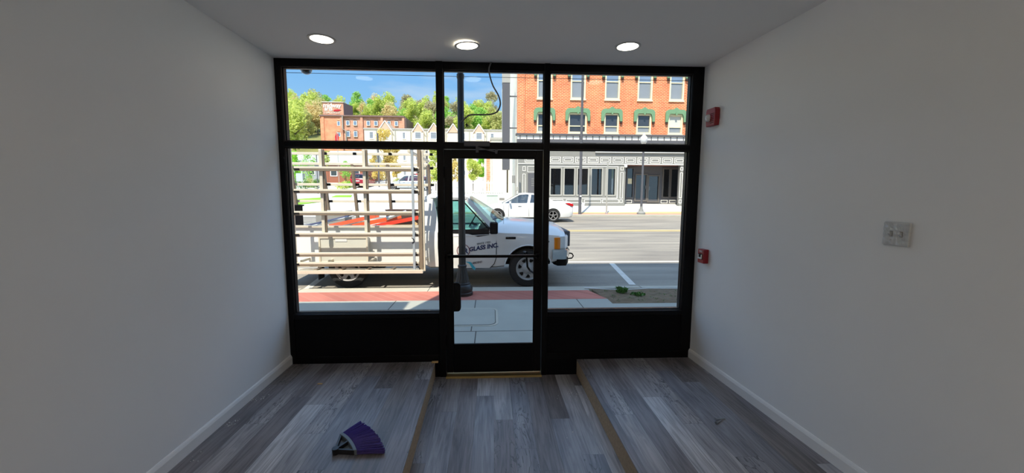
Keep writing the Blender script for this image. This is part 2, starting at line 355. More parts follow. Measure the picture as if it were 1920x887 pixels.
def tagp(o, label=None, cat=None, group=None, kind=None):
    if label: o['label'] = label
    if cat: o['category'] = cat
    if group: o['group'] = group
    if kind: o['kind'] = kind
    return o
def thing(name, label, cat, loc=(0, 0, 0), group=None, rotz=0, kind=None):
    o = bpy.data.objects.new(name, None); COL.objects.link(o); o.location = loc; o.rotation_euler = (0, 0, rotz); o.empty_display_size = .1
    return tagp(o, label, cat, group, kind)
def part(name, mb, m, parent=None, smooth=None, bevel=0, label=None, local=False, kind=None):
    """a mesh; its points are in world coordinates unless local=True"""
    root = parent
    while root is not None and root.parent is not None: root = root.parent
    org = Vector((0, 0, 0))
    if root is not None and not local: org = Vector(root.location)
    if isinstance(mb, bpy.types.Mesh): me = mb
    else: me = mb.mesh(name, m, org, smooth)
    o = bpy.data.objects.new(name, me); COL.objects.link(o)
    if parent is not None: o.parent = parent
    if bevel:
        b = o.modifiers.new('bevel', 'BEVEL'); b.width = bevel; b.segments = 2; b.limit_method = 'ANGLE'
    if label: o['label'] = label
    if kind: o['kind'] = kind
    return o
def single(name, mb, m, label, cat, group=None, smooth=None, bevel=0, kind=None, loc=None):
    loc = Vector(loc) if loc is not None else Vector((0, 0, 0))
    me = mb.mesh(name, m, loc, smooth); o = bpy.data.objects.new(name, me); COL.objects.link(o); o.location = loc
    if bevel:
        b = o.modifiers.new('bevel', 'BEVEL'); b.width = bevel; b.segments = 2; b.limit_method = 'ANGLE'
    return tagp(o, label, cat, group, kind)
def struct(name, mb, m, parent=None, smooth=None, bevel=0):
    o = part(name, mb, m, parent, smooth, bevel)
    if parent is None: o['kind'] = 'structure'
    return o
def sroot(name, loc=(0, 0, 0)):
    o = bpy.data.objects.new(name, None); COL.objects.link(o); o.location = loc; o['kind'] = 'structure'; return o
def copy_tree(o, parent=None):
    c = o.copy(); COL.objects.link(c); c.parent = parent
    for ch in list(o.children): copy_tree(ch, c)
    return c
def text_mb(s, size, M4, extr=0.002, shear=0, spacing=1.0, bold=0.0):
    cu = bpy.data.curves.new('t', 'FONT'); cu.body = s; cu.size = size; cu.extrude = extr; cu.align_x = 'CENTER'; cu.shear = shear; cu.space_character = spacing; cu.offset = bold
    o = bpy.data.objects.new('t', cu); COL.objects.link(o); dg = bpy.context.evaluated_depsgraph_get()
    me = o.evaluated_get(dg).to_mesh(); mb = MB(); mb.add([M4 @ v.co for v in me.vertices], [tuple(p.vertices) for p in me.polygons])
    o.evaluated_get(dg).to_mesh_clear(); bpy.data.objects.remove(o); bpy.data.curves.remove(cu); return mb
def facing(px, py, pz, tilt=0):     # frame for text standing in the xz plane, read from -Y
    return Matrix.Translation((px, py, pz)) @ Matrix.Rotation(tilt, 4, Vector((0, -1, 0))) @ Matrix.Rotation(PI / 2, 4, 'X')

# ================================================================== THE ROOM
XL, XR, ZC, HP = -1.847, 1.902, 2.848, 0.150
AL, AR = -0.0129, 0.0558
BACK = -9.5
def wl(t): return XL - t * math.tan(AL)
def wr(t): return XR + t * math.tan(AR)
T = -BACK
struct('wall_left', MB().prism([(wl(0) - 0, 0.02), (wl(T), BACK), (wl(T) - .15, BACK), (wl(0) - .15, .02)], -.1, ZC + .1, 'xy'), 'wall')
struct('wall_right', MB().prism([(wr(0), .02), (wr(0) + .15, .02), (wr(T) + .15, BACK), (wr(T), BACK)], -.1, ZC + .1, 'xy'), 'wall')
struct('wall_back', MB().box(-2.2, 2.9, BACK - .12, BACK, -.1, ZC + .1), 'wall')
struct('ceiling', MB().box(-2.3, 3.0, BACK - .1, 0.02, ZC, ZC + .1), 'ceiling')
struct('floor', MB().box(-2.3, 3.0, BACK - .1, -.005, -.1, 0.0), 'plank')
# baseboards, standing on the platforms
def baseboard(name, sx):
    mb = MB()
    f = wl if sx < 0 else wr
    t1 = 4.6
    prof = [(0, 0), (.014, 0), (.014, .062), (.009, .076), (.004, .084), (0, .086)]
    vs = []
    for t in (0.0, t1):
        for d, h in prof: vs.append((f(t) - sx * d, -t - .001, HP + h))
    n = len(prof); fs = [tuple(range(n)), tuple(range(n, 2 * n))] + [(i, (i + 1) % n, (i + 1) % n + n, i + n) for i in range(n)]
    mb.add(vs, fs); return struct(name, mb, 'base')
baseboard('baseboard_left', -1); baseboard('baseboard_right', 1)

# platforms either side of the sunken path to the door
def platform(sx):
    t1 = 4.6
    if sx < 0:
        ex0, ex1 = -0.535, -0.44      # edge towards the door, front and near end
        out0, out1 = wl(0), wl(t1)
        lab = 'low raised floor platform left of the door, grey wood-look planks over chipboard edge'
    else:
        ex0, ex1 = 0.80, 0.86
        out0, out1 = wr(0), wr(t1)
        lab = 'low raised floor platform right of the door, grey planks with tan chipboard edge'
    r = thing('floor_platform', lab, 'platform', ((ex0 + out0) / 2, -1.5, 0))
    s = sx
    top = [(ex0, -.008), (ex1, -t1), (out1 - s * .002, -t1), (out0 - s * .002, -.008)]
    i = s * .006
    core = [(ex0 + i, -.012), (ex1 + i, -t1), (out1 - s * .004, -t1), (out0 - s * .004, -.012)]
    part('subfloor', MB().prism(core, 0.0, HP - .008, 'xy'), 'chip', r)
    part('plank_floor', MB().prism(top, HP - .008, HP, 'xy'), 'plank2', r)
    # rough edge strip of chipboard seen from the path
    part('edge_board', MB().prism([(ex0, -.012), (ex1, -t1), (ex1 + s * .016, -t1), (ex0 + s * .016, -.012)], .004, HP - .009, 'xy'), 'chip', r, label='rough tan chipboard edge')
platform(-1); platform(1)

# ================================================================== STOREFRONT
# openings: left -1.80..-.483, door bay -.427..456, right .517..1.80
GY0, GY1 = 0.045, 0.051
def win(idx, x0, x1, z0, z1):
    r = sroot('window_%d' % idx, ((x0 + x1) / 2, .05, z0))
    part('frame', MB().frame(x0 - .018, x1 + .018, z0 - .018, z1 + .018, .018, .012, .085), 'bronze', r, bevel=.002)
    part('glazing_bead', MB().frame(x0, x1, z0, z1, .005, .03, .044), 'blackm', r)
    part('glass', MB().box(x0 + .004, x1 - .004, GY0, GY1, z0 + .004, z1 - .004), 'glass', r)
win(1, -1.795, -.483, .622, 2.104)
win(2, .517, 1.80, .622, 2.104)
win(3, -1.795, -.483, 2.165, 2.782)
win(4, -.425, .457, 2.165, 2.782)
win(5, .517, 1.80, 2.165, 2.782)
fy0, fy1 = 0.0, .11
struct('trim_1', MB().box(XL - .05, -1.80, fy0, fy1, -.05, ZC), 'black', bevel=.003)
struct('trim_2', MB().box(1.805, XR + .05, fy0, fy1, -.05, ZC), 'black', bevel=.003)
struct('trim_3', MB().box(-.488, -.430, fy0 - .01, fy1, -.05, ZC), 'black', bevel=.003)
struct('trim_4', MB().box(.462, .512, fy0 - .01, fy1, -.05, ZC), 'black', bevel=.003)
struct('trim_5', MB().box(XL - .05, XR + .05, fy0 + .004, fy1, 2.788, ZC + .02), 'black')
struct('trim_6', MB().box(-1.80, -.489, fy0 + .004, fy1 - .004, 2.115, 2.154), 'black')
struct('trim_7', MB().box(.513, 1.805, fy0 + .004, fy1 - .004, 2.115, 2.154), 'black')
struct('trim_8', MB().box(-.430, .462, fy0 + .004, fy1 - .004, 2.105, 2.158), 'black')
struct('trim_9', MB().box(-1.80, -.489, fy0 - .012, fy1 + .01, .57, .616), 'black', bevel=.004)
struct('trim_10', MB().box(.513, 1.805, fy0 - .012, fy1 + .01, .57, .616), 'black', bevel=.004)
def knee(name, x0, x1):
    r = sroot(name, ((x0 + x1) / 2, .06, 0))
    part('panel', MB().box(x0, x1, .012, .10, -.05, .572), 'blackm', r)
    part('kick_rail', MB().box(x0, x1, .0, .012, HP, HP + .06), 'black', r, bevel=.002)
knee('wall_front_left', -1.80, -.489); knee('wall_front_right', .513, 1.805)

# the door
dr = sroot('door_1', (0, .05, 0))
X0, X1 = -.428, .458
part('stile', MB().box(X0, -.366, .012, .056, .03, 2.10), 'black', dr, bevel=.002)
part('stile', MB().box(.390, X1, .012, .056, .03, 2.10), 'black', dr, bevel=.002)
part('bottom_rail', MB().box(-.365, .389, .012, .056, .03, .300), 'blackm', dr, bevel=.002)
part('top_rail', MB().box(-.365, .389, .012, .056, 2.03, 2.10), 'black', dr, bevel=.002)
part('glass', MB().box(-.366, .390, .031, .037, .298, 2.032), 'glass', dr)
part('glazing_bead', MB().frame(-.366, .390, .298, 2.032, .009, .018, .030), 'black', dr)
pb = MB().box(-.40, .425, -.045, -.020, 1.135, 1.160); pb.box(-.405, -.375, -.045, .012, 1.125, 1.17); pb.box(.40, .43, -.045, .012, 1.125, 1.17)
part('push_bar', pb, 'black', dr, bevel=.003)
part('outer_pull_handle', MB().tube([(.32, .056, 1.165), (.30, .10, 1.17), (.325, .115, 1.12), (.335, .115, 1.02), (.36, .11, .985), (.395, .056, .97)], .010, 8), 'black', dr, smooth=40)
hp = MB(); pts = []
for k in range(24):
    a = 2 * PI * k / 24
    sx_ = .045 * (1 if math.cos(a) > 0 else -1); sz_ = .105 * (1 if math.sin(a) > 0 else -1)
    pts.append((-.345 + sx_ * .35 + .032 * math.cos(a), .745 + sz_ + .032 * math.sin(a)))
hp.prism(pts, .058, .105)
part('lock_guard', hp, 'blackm', dr, smooth=40)
for z in (.35, 1.1, 1.9):
    part('hinge', MB().lathe([(.009, z - .05), (.009, z + .05)], (X0 - .002, .006, 0), 10), 'black', dr)
cb = MB().box(-.245, -.02, -.055, .004, 2.125, 2.168)
clo = part('closer', cb, 'dgrey', dr, bevel=.004, label='dark grey closer box')
ca = MB().bar((-.13, -.062, 2.112), (.035, -.07, 2.075), .022, .008); ca.bar((.035, -.07, 2.075), (.04, -.01, 2.093), .02, .008); ca.lathe([(.013, 2.07), (.013, 2.125)], (-.13, -.062, 0), 12); ca.lathe([(.010, 2.06), (.010, 2.095)], (.036, -.068, 0), 10)
part('closer_arm', ca, 'dgrey', clo)
th = MB().prism([(-.05, 0), (-.035, .014), (.09, .018), (.11, 0)], -.432, .462, 'yz')
struct('trim_11', th, 'brass')

# exterior masonry of our own building: it throws the shade on the sidewalk
struct('wall_front', MB().box(-9, 9, .02, .14, ZC + .16, 3.35).box(-9, XL - .05, .02, .14, -.3, 3.2).box(XR + .05, 9, .02, .14, -.3, 3.2), 'stucco')
H1, H2 = 4.65, 11.0
struct('wall_upper_left', MB().box(-16, -2.42, -8, .14, 3.35, H1), 'stucco')
struct('wall_upper_right', MB().box(-2.17, 14, -8, .14, 3.35, H2), 'dgrey')
struct('wall_upper_middle', MB().box(-2.42, -2.17, -8, .14, 3.1, 3.35), 'stucco')

# ================================================================== THINGS INSIDE
# recessed ceiling lights: three over the window, then added fill panels behind the camera
def downlight(p, label, group=None):
    r = thing('recessed_ceiling_light', label, 'ceiling light', (p[0], p[1], ZC), group)
    ring = MB(); n = 32; vs = []; 
    prof = [(.098, 0), (.098, -.004), (.088, -.007), (.080, -.004), (.080, .0)]
    for rr, h in prof:
        for k in range(n): vs.append((rr * math.cos(2 * PI * k / n), rr * math.sin(2 * PI * k / n), h))
    fs = []
    for i in range(len(prof) - 1):
        for k in range(n): fs.append((i * n + k, i * n + (k + 1) % n, (i + 1) * n + (k + 1) % n, (i + 1) * n + k))
    ring.add(vs, fs)
    part('trim_ring', ring, 'trimw', r, smooth=40, local=True)
    part('lens', MB().lathe([(.0801, -.0035), (.05, -.0055), (.01, -.006)], (0, 0, 0), 32), 'lens', r, smooth=60, local=True)
    return r
g_ = 'recessed lights in the ceiling'
downlight(atz(603, 73, ZC), 'round recessed ceiling light above the left window, leftmost of the three', g_)
d2 = downlight(atz(876, 84, ZC), 'round recessed ceiling light above the door, hanging slightly askew from its hole', g_)
d2.rotation_euler = (math.radians(2.5), math.radians(-3), 0); d2.location.z -= .006
downlight(atz(1177, 87, ZC), 'round recessed ceiling light above the right window, rightmost of the three', g_)
M_['panel'] = mat('added_fill_glow', (.8, .8, .8, 1), .5, emit=(1, .86, .70, 1), estr=FILL_PANEL_STRENGTH)  # unseen panels, added to lift the light on walls and ceiling
for x, lab in ((-1.25, 'added fill light panel, out of view, on the ceiling by the left wall in the back of the shop'), (.05, 'added fill light panel, out of view, on the ceiling in the middle of the back of the shop'), (1.45, 'added fill light panel, out of view, on the ceiling by the right wall in the back of the shop')):
    r = thing('added_fill_panel', lab, 'ceiling light', (x, -5.9, ZC))
    part('frame', MB().box(-.30, .30, -.60, -.585, -.02, 0).box(-.30, .30, .585, .60, -.02, 0).box(-.30, -.285, -.585, .585, -.02, 0).box(.285, .30, -.585, .585, -.02, 0), 'trimw', r, local=True)
    part('diffuser', MB().box(-.285, .285, -.585, .585, -.012, -.002), 'panel', r, local=True)

def wall_right_frame(px, py):
    n_x = Vector((-math.cos(AR), -math.sin(AR), 0)); p0 = Vector((XR, 0, 0)); d = ray(px, py)
    k = (p0 - CAM).dot(n_x) / d.dot(n_x); return CAM + d * k
# local frame on the right wall: x along the wall towards the window, y out of the wall, z up
RZ = math.atan2(math.cos(AR), -math.sin(AR))      # direction of "towards the window"
def on_wall(px, py):
    p = wall_right_frame(px, py); return p
# local x = towards window(+Y), local y = into the room(-X), local z up
p = on_wall(1341, 220)
r = thing('fire_alarm_strobe', 'red fire alarm horn with clear strobe lens high on the right wall', 'fire alarm', p, rotz=RZ)
part('housing', MB().prism([(-.060, -.075), (-.066, -.02), (-.066, .055), (-.056, .075), (.056, .075), (.066, .055), (.066, -.02), (.060, -.075)], .0, .045), 'red', r, bevel=.006, local=True)
gr = MB()
for i in range(6):
    for j in range(4): gr.lathe([(.004, .0446), (.004, .0462)], (-.045 + j * .013, 0, -.05 + i * .015), 8, axis='y')
part('sounder_holes', gr, 'blackm', r, local=True)
part('strobe_lens', MB().ball((.022, .048, -.005), .026, .028, .034), 'clear', r, smooth=60, local=True, label='clear faceted lens')
p = on_wall(1323, 480)
r = thing('fire_alarm_pull_station', 'red fire alarm pull station low on the right wall beside the window', 'fire alarm', p, rotz=RZ)
part('housing', MB().prism([(-.045, -.062), (-.045, .062), (.045, .062), (.045, -.062)], 0, .048), 'red', r, bevel=.004, local=True)
part('recess', MB().box(-.030, .030, .048, .050, -.028, .022), 'blackm', r, local=True)
ph = MB().box(-.026, .026, .050, .060, -.024, -.010); ph.box(-.026, -.018, .050, .060, -.01, .016); ph.box(.018, .026, .050, .060, -.01, .016)
part('pull_handle', ph, 'whitep', r, local=True, bevel=.002)
Mw = Matrix.Translation((0, .0485, .034)) @ Matrix.Rotation(PI, 4, 'Z') @ Matrix.Rotation(PI / 2, 4, 'X')
part('lettering', text_mb('FIRE', .026, Mw, .0008), 'whitep', r, local=True)
p = on_wall(1684, 439)
r = thing('light_switch_plate', 'square white two-gang light switch under crumpled clear plastic on the right wall', 'light switch', p, rotz=RZ)
part('plate', MB().box(-.058, .058, 0, .012, -.058, .058), 'whitep', r, bevel=.003, local=True)
for sx_ in (-.023, .023):
    o = part('toggle', MB().prism([(.011, -.012), (.011, .010), (.026, .010), (.028, .002), (.013, -.012)], sx_ - .005, sx_ + .005, 'yz'), 'whitep', r, local=True)
    part('slot', MB().box(sx_ - .007, sx_ + .007, .0121, .0132, -.014, .014), 'mgrey', r, local=True)
for sx_ in (-.023, .023):
    for z in (-.03, .03): part('screw', MB().lathe([(.003, .012), (.0025, .0135)], (sx_, 0, z), 10, axis='y'), 'steel', r, local=True)
wrapm = glass_mat('clear_plastic_wrap', (.93, .94, .95), .10, .12)
wv = []; wf = []; n = 13
rs = random.Random(3)
for i in range(n):
    for j in range(n):
        a, b_ = -.062 + .124 * i / (n - 1), -.062 + .124 * j / (n - 1); ed = i in (0, n - 1) or j in (0, n - 1)
        wv.append((a, .002 if ed else .021 + rs.uniform(-.002, .005), b_))
for i in range(n - 1):
    for j in range(n - 1): wf.append((i * n + j, (i + 1) * n + j, (i + 1) * n + j + 1, i * n + j + 1))
part('plastic_wrap', MB().add(wv, wf), wrapm, r, local=True)

# broom head on the left platform
def pl_(px, py, h=.018): q = atz(px, py, HP + h); return Vector((q.x, q.y, HP + h))
def bez(a, c, b, t): return a * (1 - t) ** 2 + c * 2 * t * (1 - t) + b * t * t
bt = pl_(629, 846)
cU, cM, cL = pl_(639, 817), pl_(657, 826), pl_(665.5, 849)
eU, eM, eL = pl_(675, 793), pl_(711, 812), pl_(722, 847)
br = thing('broom_head', 'purple bristled angle broom head without its stick, lying on the left platform', 'broom', (bt.x, bt.y, HP))
def offs(p_, z): return (p_.x, p_.y, HP + z)
K = 14; vs = []
for z in (.001, .036):
    for sc in (-.010, .012):
        for k in range(K):
            p_ = bez(cU, cM, cL, k / (K - 1)); d_ = (bez(eU, eM, eL, k / (K - 1)) - p_).normalized(); vs.append(offs(p_ + d_ * sc, z))
fs = []
for k in range(K - 1):
    fs += [(k, k + 1, K + k + 1, K + k), (2 * K + k, 3 * K + k, 3 * K + k + 1, 2 * K + k + 1), (k, 2 * K + k, 2 * K + k + 1, k + 1), (K + k, K + k + 1, 3 * K + k + 1, 3 * K + k)]
fs += [(0, K, 3 * K, 2 * K), (K - 1, 3 * K - 1, 4 * K - 1, 2 * K - 1)]
part('cap', MB().add(vs, fs), 'broomgrey', br, bevel=.003)
for t_ in (.02, .5, .98):
    part('yoke_arm', MB().bar(bt, bez(cU, cM, cL, t_), .013, .030), 'broomdark', br, bevel=.002)
part('socket', MB().lathe([(.018, HP + .001), (.020, HP + .038)], (bt.x, bt.y, 0), 16), 'broomdark', br, smooth=40)
part('web', MB().prism([(bt.x, bt.y), (cU.x, cU.y), (bez(cU, cM, cL, .5).x, bez(cU, cM, cL, .5).y), (cL.x, cL.y)], HP + .006, HP + .010, 'xy'), 'broomgrey', br)
bs = MB(); rs = random.Random(5)
for k in range(52):
    for lay in range(3):
        t_ = min(1, (k + .5 * (lay % 2)) / 51.5); z0 = .006 + lay * .011
        p0_ = bez(cU, cM, cL, t_); p1_ = bez(eU, eM, eL, t_); d_ = p1_ - p0_; p1_ = p0_ + d_ * (1 + rs.uniform(-.035, .03))
        a_ = Vector(offs(p0_ + d_.normalized() * .008, z0)); b_ = Vector(offs(p1_ + Vector((rs.uniform(-.002, .002), rs.uniform(-.002, .002), 0)), max(.004, z0 + rs.uniform(-.003, .005))))
        bs.tube([a_, (a_ + b_) / 2 + Vector((0, 0, .002)), b_], .0026, 5, rs=[.0018, .0026, .0036])
part('bristles', bs, 'purple', br, kind='stuff')

# screws and wood chips
def screw(px, py, rot, label):
    p = atz(px, py, HP); r = thing('loose_screw', label, 'screw', (p.x, p.y, HP), 'loose screws on the right platform', rot); r.scale = (1.5, 1.5, 1.5)
    part('shank', MB().lathe([(.0028, -.022), (.0028, .018), (.0004, .026)], (0, 0, .0045), 10, axis='x'), 'steel', r, local=True)
    part('head', MB().lathe([(.0062, -.026), (.0062, -.023), (.003, -.020)], (0, 0, .0064), 12, axis='x'), 'steel', r, local=True)
screw(1351, 787, .05, 'small metal screw lying on the right platform, farther of the two')
screw(1348, 792, .55, 'small metal screw lying on the right platform, nearer of the two')
p = atz(600, 720, HP)
single('wood_chip', MB().prism([(-.02, -.006), (.018, -.009), (.02, .004), (-.012, .007)], 0, .005, 'xy'), 'wood', 'small tan wood chip on the left platform near the window', 'wood chip').location = (p.x, p.y, HP)
p = Vector((-.532, -.03, HP + .001))
single('wood_scrap', MB().prism([(-.03, -.012), (.03, -.010), (.028, .012), (-.03, .010)], 0, .012, 'xy'), 'wood', 'tan wood scrap on the platform corner beside the door', 'wood chip').location = p
rs = random.Random(11)
def crumbs(pts, label, name, sp, z):
    mb = MB()
    for (px, py, n_) in pts:
        q = atz(px, py, z)
        for _ in range(n_):
            s_ = rs.uniform(.0015, .0045); mb.obox((q.x + rs.gauss(0, sp), q.y + rs.gauss(0, sp), z + s_ * .5), (s_ * 1.6, s_, s_), Matrix.Rotation(rs.uniform(0, 3), 3, 'Z'))
    single(name, mb, 'whitep', label, 'debris', kind='stuff')
crumbs([(480, 748, 12), (495, 745, 8), (430, 796, 9), (440, 790, 12), (380, 853, 5), (505, 728, 4)], 'white paint crumbs along the left baseboard', 'paint_crumbs', .03, HP)
crumbs([(1075, 738, 16), (1092, 745, 12), (1060, 815, 2), (1045, 740, 2)], 'white crumbs on the sunken floor beside the right platform', 'plaster_crumbs', .035, 0)

# loose cable hanging from the header
cpts = [(921, 119), (917, 128), (918, 140), (924, 160), (934, 178), (938, 192), (936, 203), (930, 211), (915, 215), (893, 215), (880, 216), (872, 222), (863, 230)]
def crom(P, k=5):
    out = []
    for i in range(len(P) - 1):
        p0, p1, p2, p3 = P[max(i - 1, 0)], P[i], P[i + 1], P[min(i + 2, len(P) - 1)]
        for j in range(k):
            t = j / k; out.append(.5 * ((2 * p1) + (p2 - p0) * t + (2 * p0 - 5 * p1 + 4 * p2 - p3) * t * t + (3 * p1 - p0 - 3 * p2 + p3) * t ** 3))
    return out + [P[-1]]
P = [at(x, y, -.02 - .06 * min(1, i / 5)) for i, (x, y) in enumerate(cpts)]
P[0] = Vector((P[0].x, -.004, ZC))
r = thing('hanging_cable', 'loose dark cable hanging from the header across the transom above the door', 'cable', P[0])
part('wire', MB().tube(crom(P), .0065, 8), 'dgrey', r, smooth=60)
q = at(875, 222, -.08)
part('connector', MB().tube([q, q + Vector((0, 0, -.045))], .0015, 6).tube([q + Vector((0, 0, -.042)), q + Vector((0, 0, -.07))], .006, 8), 'blackm', r)

# dome camera under the outside soffit
p = at(574, 131, .42)
sz_ = p.z + .022
struct('trim_12', MB().box(-3, 3, .141, .60, sz_ + .035, sz_ + .10), 'stucco')
r = thing('dome_camera', 'small silver dome security camera outside the top left window corner', 'security camera', (p.x, p.y, sz_))
part('mount', MB().lathe([(.055, .035), (.06, .01), (.056, -.012)], (0, 0, 0), 24), 'rim', r, smooth=40, local=True)
part('dome', MB().lathe([(.052, -.012), (.050, -.030), (.040, -.048), (.022, -.060), (.003, -.064)], (0, 0, 0), 24), 'dkglass', r, smooth=60, local=True)
part('camera_eye', MB().obox((0, -.008, -.030), (.05, .05, .035)).lathe([(.014, -.05), (.014, -.03)], (0, 0, -.03), 14, axis='y'), 'broomdark', r, local=True, bevel=.006)

# ================================================================== STREET
SW = -.08
YC = 3.93                                  # kerb face
RZ0 = -.20
RS = .034                                  # the street climbs away from us
def road_z(y): return RZ0 + RS * (y - 4)
YF = 20.6                                  # far kerb
FZ = road_z(YF) + .11
def far_z(y): return FZ + .040 * (y - YF)
def gz(x, y):
    """ground height beyond the far kerb on the open left side"""
    if y <= YF: return road_z(y)
    z0 = road_z(YF)
    z = z0 + .09 * (min(y, 72) - YF)
    if y > 72: z += .28 * (y - 72)
    return z
struct('sidewalk', MB().box(-30, 1.99, .1, 2.98, SW - .2, SW).box(1.99, 30, .1, 2.68, SW - .2, SW).box(7.5, 30, 2.68, 3.6, SW - .2, SW), 'conc')
struct('sidewalk_border', MB().prism([(-30, 2.981), (1.99, 2.981), (1.80, 3.60), (-30, 3.60)], SW - .2, SW + .001, 'xy'), 'redbrick')
kb = MB()
kb.box(-30, 1.84, 3.601, 3.78, SW - .2, SW); kb.box(-30, 30, 3.78, YC, SW - .3, SW - .002)
struct('curb', kb, 'curb', bevel=.012)
jt = MB()
for x in (-6.6, -5.0, -3.35, -1.62, -.28, 1.45): jt.box(x - .006, x + .006, 1.44, 2.975, SW, SW + .0015)
for x in (-3.3, -.215, 2.4): jt.box(x - .006, x + .006, .12, 1.44, SW, SW + .0015)
for x in (3.2, 4.9, 6.6): jt.box(x - .006, x + .006, .12, 2.675, SW, SW + .0015)
for y in (1.44,): jt.box(-8, 9, y - .006, y + .006, SW, SW + .0015)
for x in (-5.2, -3.6, -1.2, .9, 2.9, 4.6): jt.box(x - .005, x + .005, 3.602, YC - .01, SW, SW + .0015)
struct('sidewalk_joint_lines', jt, 'joint')
# utility cover set in the sidewalk
uc = atz(893, 596, SW)
def rrect(cx, cy, hx, hy, r_, n=6):
    pts = []
    for qx, qy, a in ((1, 1, 0), (-1, 1, 90), (-1, -1, 180), (1, -1, 270)):
        for k in range(n + 1):
            t = math.radians(a + 90 * k / n); pts.append((cx + qx * (hx - r_) + r_ * math.cos(t), cy + qy * (hy - r_) + r_ * math.sin(t)))
    return pts
e1 = atz(934, 600, SW); y1 = atz(893, 578, SW).y; y0_ = atz(893, 612, SW).y
cx_, hx_ = e1.x - .48, .48
r = thing('utility_cover', 'rounded rectangular concrete utility cover set in the sidewalk outside the door', 'utility cover', (cx_, (y1 + y0_) / 2, SW))
part('rim', MB().prism(rrect(cx_, (y1 + y0_) / 2, hx_, (y1 - y0_) / 2, .14), SW, SW + .004, 'xy'), 'curb', r)
part('seam', MB().prism(rrect(cx_, (y1 + y0_) / 2, hx_ - .035, (y1 - y0_) / 2 - .035, .12), SW + .003, SW + .0055, 'xy'), 'joint', r)
part('lid', MB().prism(rrect(cx_, (y1 + y0_) / 2, hx_ - .045, (y1 - y0_) / 2 - .045, .11), SW + .004, SW + .008, 'xy'), 'conc', r)
# planting bed
bm_v = []; bm_f = []; rs = random.Random(21); nx, ny = 60, 14
for i in range(nx):
    for j in range(ny):
        x = 1.93 + (7.5 - 1.93) * i / (nx - 1); y = 2.70 + (3.60 - 2.70) * j / (ny - 1); x += .06 * (1 - j / ny)
        ed = i in (0, nx - 1) or j in (0, ny - 1)
        bm_v.append((x, y, SW - .02 if ed else SW + rs.uniform(-.018, .012)))
for i in range(nx - 1):
    for j in range(ny - 1): bm_f.append((i * ny + j, (i + 1) * ny + j, (i + 1) * ny + j + 1, i * ny + j + 1))
struct('ground_planting_bed', MB().add(bm_v, bm_f).box(1.93, 7.5, 2.685, 3.78, SW - .3, SW - .03), 'soil')
def leafy(mb, c, r_, n_, h, rs, w_=.02, l=.09):
    for _ in range(n_):
        a = rs.uniform(0, 2 * PI); q = r_ * math.sqrt(rs.random()); b = Vector((c[0] + q * math.cos(a), c[1] + q * math.sin(a), c[2]))
        d = Vector((rs.gauss(0, .6), rs.gauss(0, .6), 1)).normalized(); ll = l * rs.uniform(.5, 1.2) ; s_ = d.cross(Vector((rs.gauss(0, 1), rs.gauss(0, 1), .1))).normalized() * w_ * rs.uniform(.6, 1.2)
        b = b + Vector((0, 0, rs.uniform(0, h)))
        mb.add([b, b + d * ll * .5 + s_, b + d * ll, b + d * ll * .5 - s_], [(0, 1, 2, 3)])
rs = random.Random(4)
for (px, py, r_, n_, h, l, lab) in ((1166, 549, .09, 260, .06, .08, 'clump of broad-leaved green weeds near the left end of the planting bed'), (1196, 553, .12, 200, .02, .04, 'low spreading green weed right of the broad-leaved clump')):
    q = atz(px, py, SW); mb = MB(); leafy(mb, (q.x, q.y, SW - .005), r_, n_, h, rs, .014, l)
    single('weed_clump', mb, 'weed', lab, 'weed', loc=(q.x, q.y, SW - .01))
mb = MB()
for _ in range(160):
    x = rs.uniform(2.1, 7); y = rs.uniform(2.75, 3.55)
    leafy(mb, (x, y, SW - .005), .05, 5, .0, rs, .004, .035)
single('sparse_grass', mb, 'weed', 'thin sparse grass growing over the planting bed soil', 'grass', kind='stuff')
hp_ = [atz(1096, 540, SW + .02), atz(1150, 543, SW + .02), atz(1185, 544, SW + .02), atz(1215, 541, SW + .02), atz(1250, 541, SW + .02), atz(1320, 541, SW + .02)]
for q in hp_: q.y = min(max(q.y, 3.55), 3.72)
single('garden_hose', MB().tube(crom(hp_, 6), .013, 8), 'whitep', 'pale hose lying along the back of the planting bed', 'hose', smooth=60)

# road and its lines
rv = [(-120, YC, road_z(YC)), (120, YC, road_z(YC)), (120, YF, road_z(YF)), (-120, YF, road_z(YF))]
struct('road', MB().add(rv + [(p_[0], p_[1], p_[2] - .3) for p_ in rv], [(0, 1, 2, 3), (7, 6, 5, 4), (0, 4, 5, 1), (1, 5, 6, 2), (2, 6, 7, 3), (3, 7, 4, 0)]), 'road')
def strip(mb, a, b, w_, up=.004):
    a = Vector(a); b = Vector(b); d = (b - a).normalized(); n_ = Vector((-d.y, d.x, 0)) * w_ / 2
    mb.add([(p_.x, p_.y, road_z(p_.y) + up) for p_ in (a - n_, b - n_, b + n_, a + n_)], [(0, 1, 2, 3)])
def on_road(px, py):
    d = ray(px, py); # z = RZ0+.042(y-4)
    k = (RZ0 + RS * (CAM.y - 4) - CAM.z) / (d.z - RS * d.y); return CAM + d * k
q1 = on_road(1280, 490.5); mb = MB(); strip(mb, (-60, q1.y, 0), (60, q1.y, 0), .13)
single('parking_lane_line', mb, 'wline', 'long white line painted along the parking lane', 'road marking')['kind'] = 'structure'
mb = MB(); a_, b_ = on_road(1147, 494), on_road(1186, 534); strip(mb, (a_.x, a_.y, 0), (b_.x, b_.y, 0), .14)
single('parking_stall_line', mb, 'wline', 'white stall line crossing the parking lane to the right of the pickup', 'road marking')['kind'] = 'structure'
mb = MB(); a_, b_ = on_road(612, 514), on_road(572, 545); strip(mb, (a_.x, a_.y, 0), (b_.x, b_.y, 0), .14)
single('parking_stall_line', mb, 'wline', 'white stall line behind the pickup tailgate', 'road marking')['kind'] = 'structure'
q2 = on_road(1280, 433.5); mb = MB(); strip(mb, (-60, q2.y, 0), (60, q2.y, 0), .12); strip(mb, (-60, q2.y + .35, 0), (60, q2.y + .35, 0), .12)
